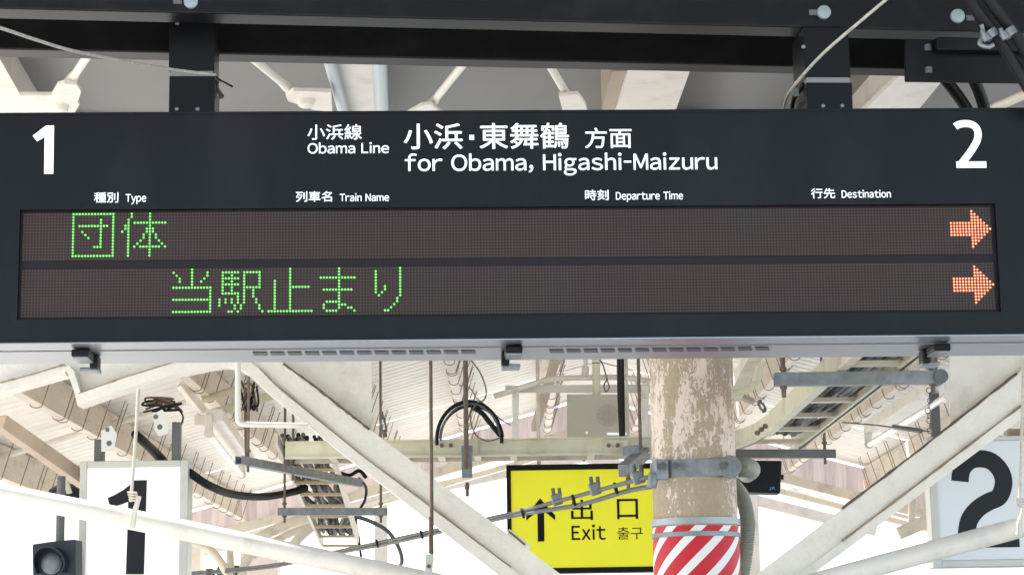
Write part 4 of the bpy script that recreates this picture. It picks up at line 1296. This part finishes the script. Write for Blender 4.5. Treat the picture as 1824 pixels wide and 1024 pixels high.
for (x, y, Y, lab) in ((931, 913, 9.55, "black tie holding the cables at the arrow"), (1022, 890, 8.8, "black tie holding the cables near the exit letters"), (1097, 869, 8.3, "black tie holding the cables near the column"), (751, 951, 11.5, "tie holding the cables beside the rod"), (672, 967, 12.4, "tie holding the cables left of the rod")):
    c = at(x, y + 1, Y)
    props(MB().lathe(c - V((.006, 0, 0)), [(.021, 0), (.024, .002), (.024, .010), (.021, .012)], 16, V((1, 0.0, .25))).build("cable_tie", rubber), lab, "cable tie", "ties round the strung cables")

# cords holding the tie pipes
def corded(pts, Y, lab, clampy):
    t = thing("cord", lab, "cord", at(*pts[0], Y), "cords tied to the tie pipes")
    MB().tube(sm([at(x, y, Y) for x, y in pts], 4), .0075, 8).build("rope", cord, t)
    x, y = clampy
    mb = MB()
    for k in range(4):
        mb.tube([at(x - 9 + k, y - 8 + 4 * k, Y - .02), at(x + 7, y - 7 + 5 * k, Y - .025), at(x + 8, y - 3 + 5 * k, Y - .01)], .005, 6)
    mb.build("knot", cord, t)
    MB().prism([at(x + a_, y + b_, Y - .03) for a_, b_ in ((8, -2), (15, -1), (8, 26), (3, 56), (-6, 56), (-4, 34))], V((0, .02, 0))).build("clip", cream, t, bevel=.003)
corded([(247, 692), (246, 705), (241, 790), (236, 855), (233, 893)], 9.55, "pale cord with a knotted clip in front of the number 1 sign", (236, 884))
corded([(1823, 640), (1821, 740), (1818, 850), (1816, 890)], 9.55, "pale cord with a knotted clip in front of the number 2 sign", (1817, 896))
t = thing("pipe_clamp", "pale metal clamp holding the left tie pipe at the foot of the long rod", "clamp", at(764, 1000, 9.6))
MB().prism([at(x, y, 9.56) for x, y in ((758, 986), (772, 986), (770, 1024), (756, 1024))], V((0, .03, 0))).build("strap", alu, t, bevel=.003)
mb = MB(); bolt(mb, at(764, 1008, 9.55), V((0, -1, 0)), .010, .012); mb.build("bolt", rod, t)
# thin wire under
wire([(766, 920), (766, 985)], [9.6, 9.58], .006, "short rusty rod end above the pipe clamp", rod)

# black corrugated hoses at the left
P = sm([at(336, 840, 11.05), at(372, 864, 11.2), at(415, 880, 11.6), at(470, 884, 12.0), at(520, 876, 12.3), at(545, 868, 12.4)], 22)
props(MB().tube(P, .0215, 14, lambda i: .0225 if i % 2 else .0195).build("corrugated_hose", rubber), "black corrugated hose drooping from the number 1 sign to the short ladder", "hose")
P = sm([at(240, 772, 11.6), at(262, 792, 11.5), at(285, 815, 11.2), at(300, 835, 11.15)], 16)
props(MB().tube(P, .026, 14, lambda i: .026 if i % 2 else .023).build("corrugated_hose", rubber), "short black hose entering the number 1 sign from above", "hose")
# wire bundle
t = thing("wire_bundle", "tangle of dark wires above the right tube of the number 1 sign", "wire bundle", at(285, 722, 11.2))
random.seed(11)
for k in range(7):
    pts = [at(285 + random.uniform(-32, 40), 720 + random.uniform(-13, 14), 11.2 + random.uniform(-.05, .05)) for _ in range(5)]
    MB().tube(sm(pts, 6), .006, 6).build("strand", rubber if k % 2 else rod, t)
MB().tube(sm([at(318, 728, 11.2), at(326, 742, 11.2), at(322, 756, 11.15), at(312, 752, 11.15)], 6), .005, 6).build("strand", rubber, t)
t = thing("wire_bundle", "small tangle of rusty wire behind the L shaped conduit", "wire bundle", at(438, 715, 11.2))
for k in range(5):
    pts = [at(440 + random.uniform(-12, 22), 705 + random.uniform(-28, 28), 11.2 + random.uniform(-.04, .04)) for _ in range(4)]
    MB().tube(sm(pts, 5), .006, 6).build("strand", rod if k % 2 else rubber, t)
props(MB().cyl(at(437, 690, 11.2), at(439, 825, 11.2), .009, 8).build("hanging_rod", rod), "rusty rod behind the L shaped conduit", "rod", "rods hanging from the roof")
hose([(640, 852), (652, 868), (650, 890), (642, 905), (634, 925), (640, 965), (645, 1010)], 13.5, 14.5, .009, "cable", "black cable curling round the right side of the short ladder", "cable", rubber)
hose([(630, 918), (660, 928), (690, 945), (708, 970), (716, 995), (712, 1010)], 14.0, 14.6, .014, "cable", "thick grey cable drooping from the short ladder over the far post", "cable", galvd)
hose([(600, 840), (622, 846), (640, 838), (652, 850)], 13.5, 13.6, .012, "cable", "looped black cable above the short ladder", "cable", rubber)

# chain and thin wire on the right
t = thing("chain_turnbuckle", "small chain and turnbuckle beside the right number sign's tube", "turnbuckle", at(1655, 730, 10.8))
for k in range(9):
    c = at(1655 + math.sin(k * 1.1) * 2.5, 695 + 9.0 * k, 10.8)
    MB().lathe(c, [(.012, -.002), (.016, 0), (.012, .002)], 10, V((1, .2, 0)) if k % 2 else V((0, 1, .1))).build("link", galvd, t)
wire([(1500, 752), (1560, 757), (1600, 762), (1655, 768)], [12, 11.6, 11.2, 10.85], .004, "thin rusty wire stretched to the right turnbuckle", rod)
wire([(1592, 760), (1612, 763), (1640, 767)], [11.3, 11.1, 10.9], .013, "knotted wire grip below the right fluorescent lamp", galvd)
bar((1310, 700), (1340, 715), 12.5, 12.6, .04, .03, "short tan bar right of the column", tanp)

# ================================================================== SIGNAL
G = Frame(97, 1000, 10.6, R(-6))
sg = thing("signal_lamp", "dark blue signal lamp with a hooded round lens at the lower left corner", "signal", G.o)
navy = mat("navy signal paint", (0.018, 0.023, 0.040), .4, var=.08, spec=.3)
G.poly([(57, 969), (90, 964), (134, 960), (134, 1100), (59, 1100)], -0.12, 0).build("housing", navy, sg, bevel=.006)
u, v = G.uv(93, 1003)
c = G.P(u, v, 0)
k = 10.6 / F_PX
MB().lathe(c, [(19 * k, 0.004), (19.5 * k, .012), (16 * k, .026), (9 * k, .034), (0, .037)], 28, G.n).build("lens", lens, sg)
vis = MB()
nseg = 22
vs, fs = [], []
for i in range(nseg + 1):
    an = R(-35 + 250 * i / nseg)
    for rr, dep in ((29, 0.0), (29, 0.10), (26.5, 0.10), (26.5, 0.0)):
        vs.append(c + G.u * (math.cos(an) * rr * k) + G.v * (math.sin(an) * rr * k) + G.n * (dep * (0.55 + 0.45 * max(0, math.sin(an)))))
    if i:
        b0 = 4 * (i - 1)
        fs += [(b0 + j, b0 + (j + 1) % 4, b0 + 4 + (j + 1) % 4, b0 + 4 + j) for j in range(4)]
vis.add(vs, fs, True)
vis.build("visor", navy, sg)
p = G.P(*G.uv(101, 965), -.05)
MB().cyl(p, p + V((0, 0, .33)), .021).build("pole", galvd, sg)
t = thing("loudspeaker", "dark dome shaped lamp cap half hidden behind the left tie pipe", "lamp cap", at(115, 872, 11.3))
MB().lathe(at(118, 893, 11.4), [(.11, 0), (.108, .03), (.09, .065), (.05, .09), (0, .098)], 24).build("dome", navy, t)
MB().prism([at(x, y, 11.2) for x, y in ((112, 847), (118, 845), (128, 877), (118, 879))], V((0, .02, 0))).build("bracket", mat("greenish bracket", (.5, .52, .45), .5), t, bevel=.003)

# ================================================================== FAR PORTAL, POSTS AND PIPES
YO = 24.0
po = thing("far_portal", "beige portal frame beyond the end of the gable roof", "portal frame", (AX, YO, 0))
for x, wd, lab in ((679, .14, None), (1337, .20, None)):
    p = at(x, 1000, YO)
    MB().box((p.x, YO, 2.0), (wd, .14, 4.0)).build("post", tanp, po)
pk = at(1040, 813, YO)
for s2, q in ((-1, at(600, 905, YO)), (1, at(1560, 945, YO))):
    MB().beam(pk, q, .12, .115).build("rafter", tanp, po)
for s2, q in ((-1, at(600, 868, YO + .6)), (1, at(1560, 905, YO + .6))):
    MB().beam(pk + V((0, .6, .22)), q, .12, .06).build("eaves_bar", cream, po)
m2 = MB().box(at(1340, 933, YO - .12), (.06, .04, .08)).build("switch_box", galvd, po)
props(MB().prism([at(x, y, 20.5) for x, y in ((428, 900), (494, 893), (494, 1060), (428, 1060))], V((0, .3, 0))).build("far_wall", mat("far tan panel", (.62, .5, .4), .6, var=.04, dirt=RUSTY, dirt_amt=.2)), "tan wall panel far behind the left tie pipe", "panel")
def pipe(pts, Y, r, lab, m=cream, grp="curved pipes beyond the left tie pipe"):
    P = sm([at(x, y, Y) for x, y in pts], 6)
    return props(MB().tube(P, r, 12).build("curved_pipe", m), lab, "pipe", grp)
pipe([(430, 975), (475, 950), (520, 930), (560, 920), (600, 918)], 15.0, .036, "upper curved cream pipe rising to the short ladder")
pipe([(450, 990), (500, 958), (545, 940), (590, 934)], 15.2, .026, "lower curved cream pipe rising to the short ladder")
pipe([(510, 985), (535, 955), (565, 930)], 14.8, .034, "steep cream pipe behind the curved pipes")
pipe([(330, 962), (360, 970), (385, 990), (408, 1024)], 15.0, .030, "cream pipe bending down beside the number 1 sign")
pipe([(409, 960), (410, 1000), (412, 1060)], 15.1, .028, "upright cream pipe behind the left tie pipe")
pipe([(450, 980), (436, 1005), (425, 1050)], 15.1, .034, "cream pipe leaning beside the tan panel")
props(MB().prism([at(x, y, 16.0) for x, y in ((334, 960), (358, 965), (354, 1060), (330, 1060))], V((0, .2, 0))).build("far_post", white), "white post just right of the number 1 sign", "post")
# insulators near bottom
for k, (x, y) in enumerate(((373, 1018), (394, 1014), (420, 1012))):
    props(MB().tube([at(x, y - 6, 15.2), at(x, y + 2, 15.2), at(x + 2, y + 16, 15.2)], .03, 10, lambda i: (.025, .04, .03)[i]).build("insulator", galvd), "small dark insulator at the bottom, %s from the number 1 sign" % ["first", "second", "third"][k], "insulator", "insulators along the bottom left")
# beams beyond the right strut
bar((1585, 905), (1665, 925), 20.5, 20.5, .1, .12, "tan beam seen between the right V strut and the number 2 sign", tanp)
bar((1624, 880), (1624, 935), 17, 17, .05, .05, "slim cream upright between the right V strut and the number 2 sign", cream)
bar((1600, 950), (1670, 920), 17, 17, .06, .10, "cream bracket arm between the right V strut and the number 2 sign", cream)
bar((1300, 1040), (1700, 1035), 30, 30, .2, .12, "low grey beam far beyond the right tie pipe", galvd)

# small fittings
t = thing("strap", "white strap lying along the left V strut at the corner of the exit sign", "strap", at(925, 960, 9.9))
MB().beam(at(905, 945, 9.92), at(944, 975, 9.92), .05, .02).build("strap_plate", white, t, bevel=.003)
props(MB().tube([at(906, 946, 9.89), at(935, 970, 9.89)], .005, 6).build("strap_edge", rod, t), None)
t = thing("joint_bolts", "dark bolted joint on the bend of the crossing cable ladder right of the column", "joint", at(1360, 762, 9.6))
for x, y in ((1350, 771), (1357, 765), (1364, 759)):
    mb = MB(); bolt(mb, at(x, y, 9.55), V((-.4, -.9, 0)), .012, .014); mb.build("bolt", rod, t)
turnb(((1352, 712), (1362, 734)), 9.7, "dark turnbuckle above the bend of the crossing ladder")
wire([(1312, 704), (1350, 716), (1362, 724)], [11, 10.2, 9.7], .004, "pale wire from the column top to the turnbuckle at the bend", galv)
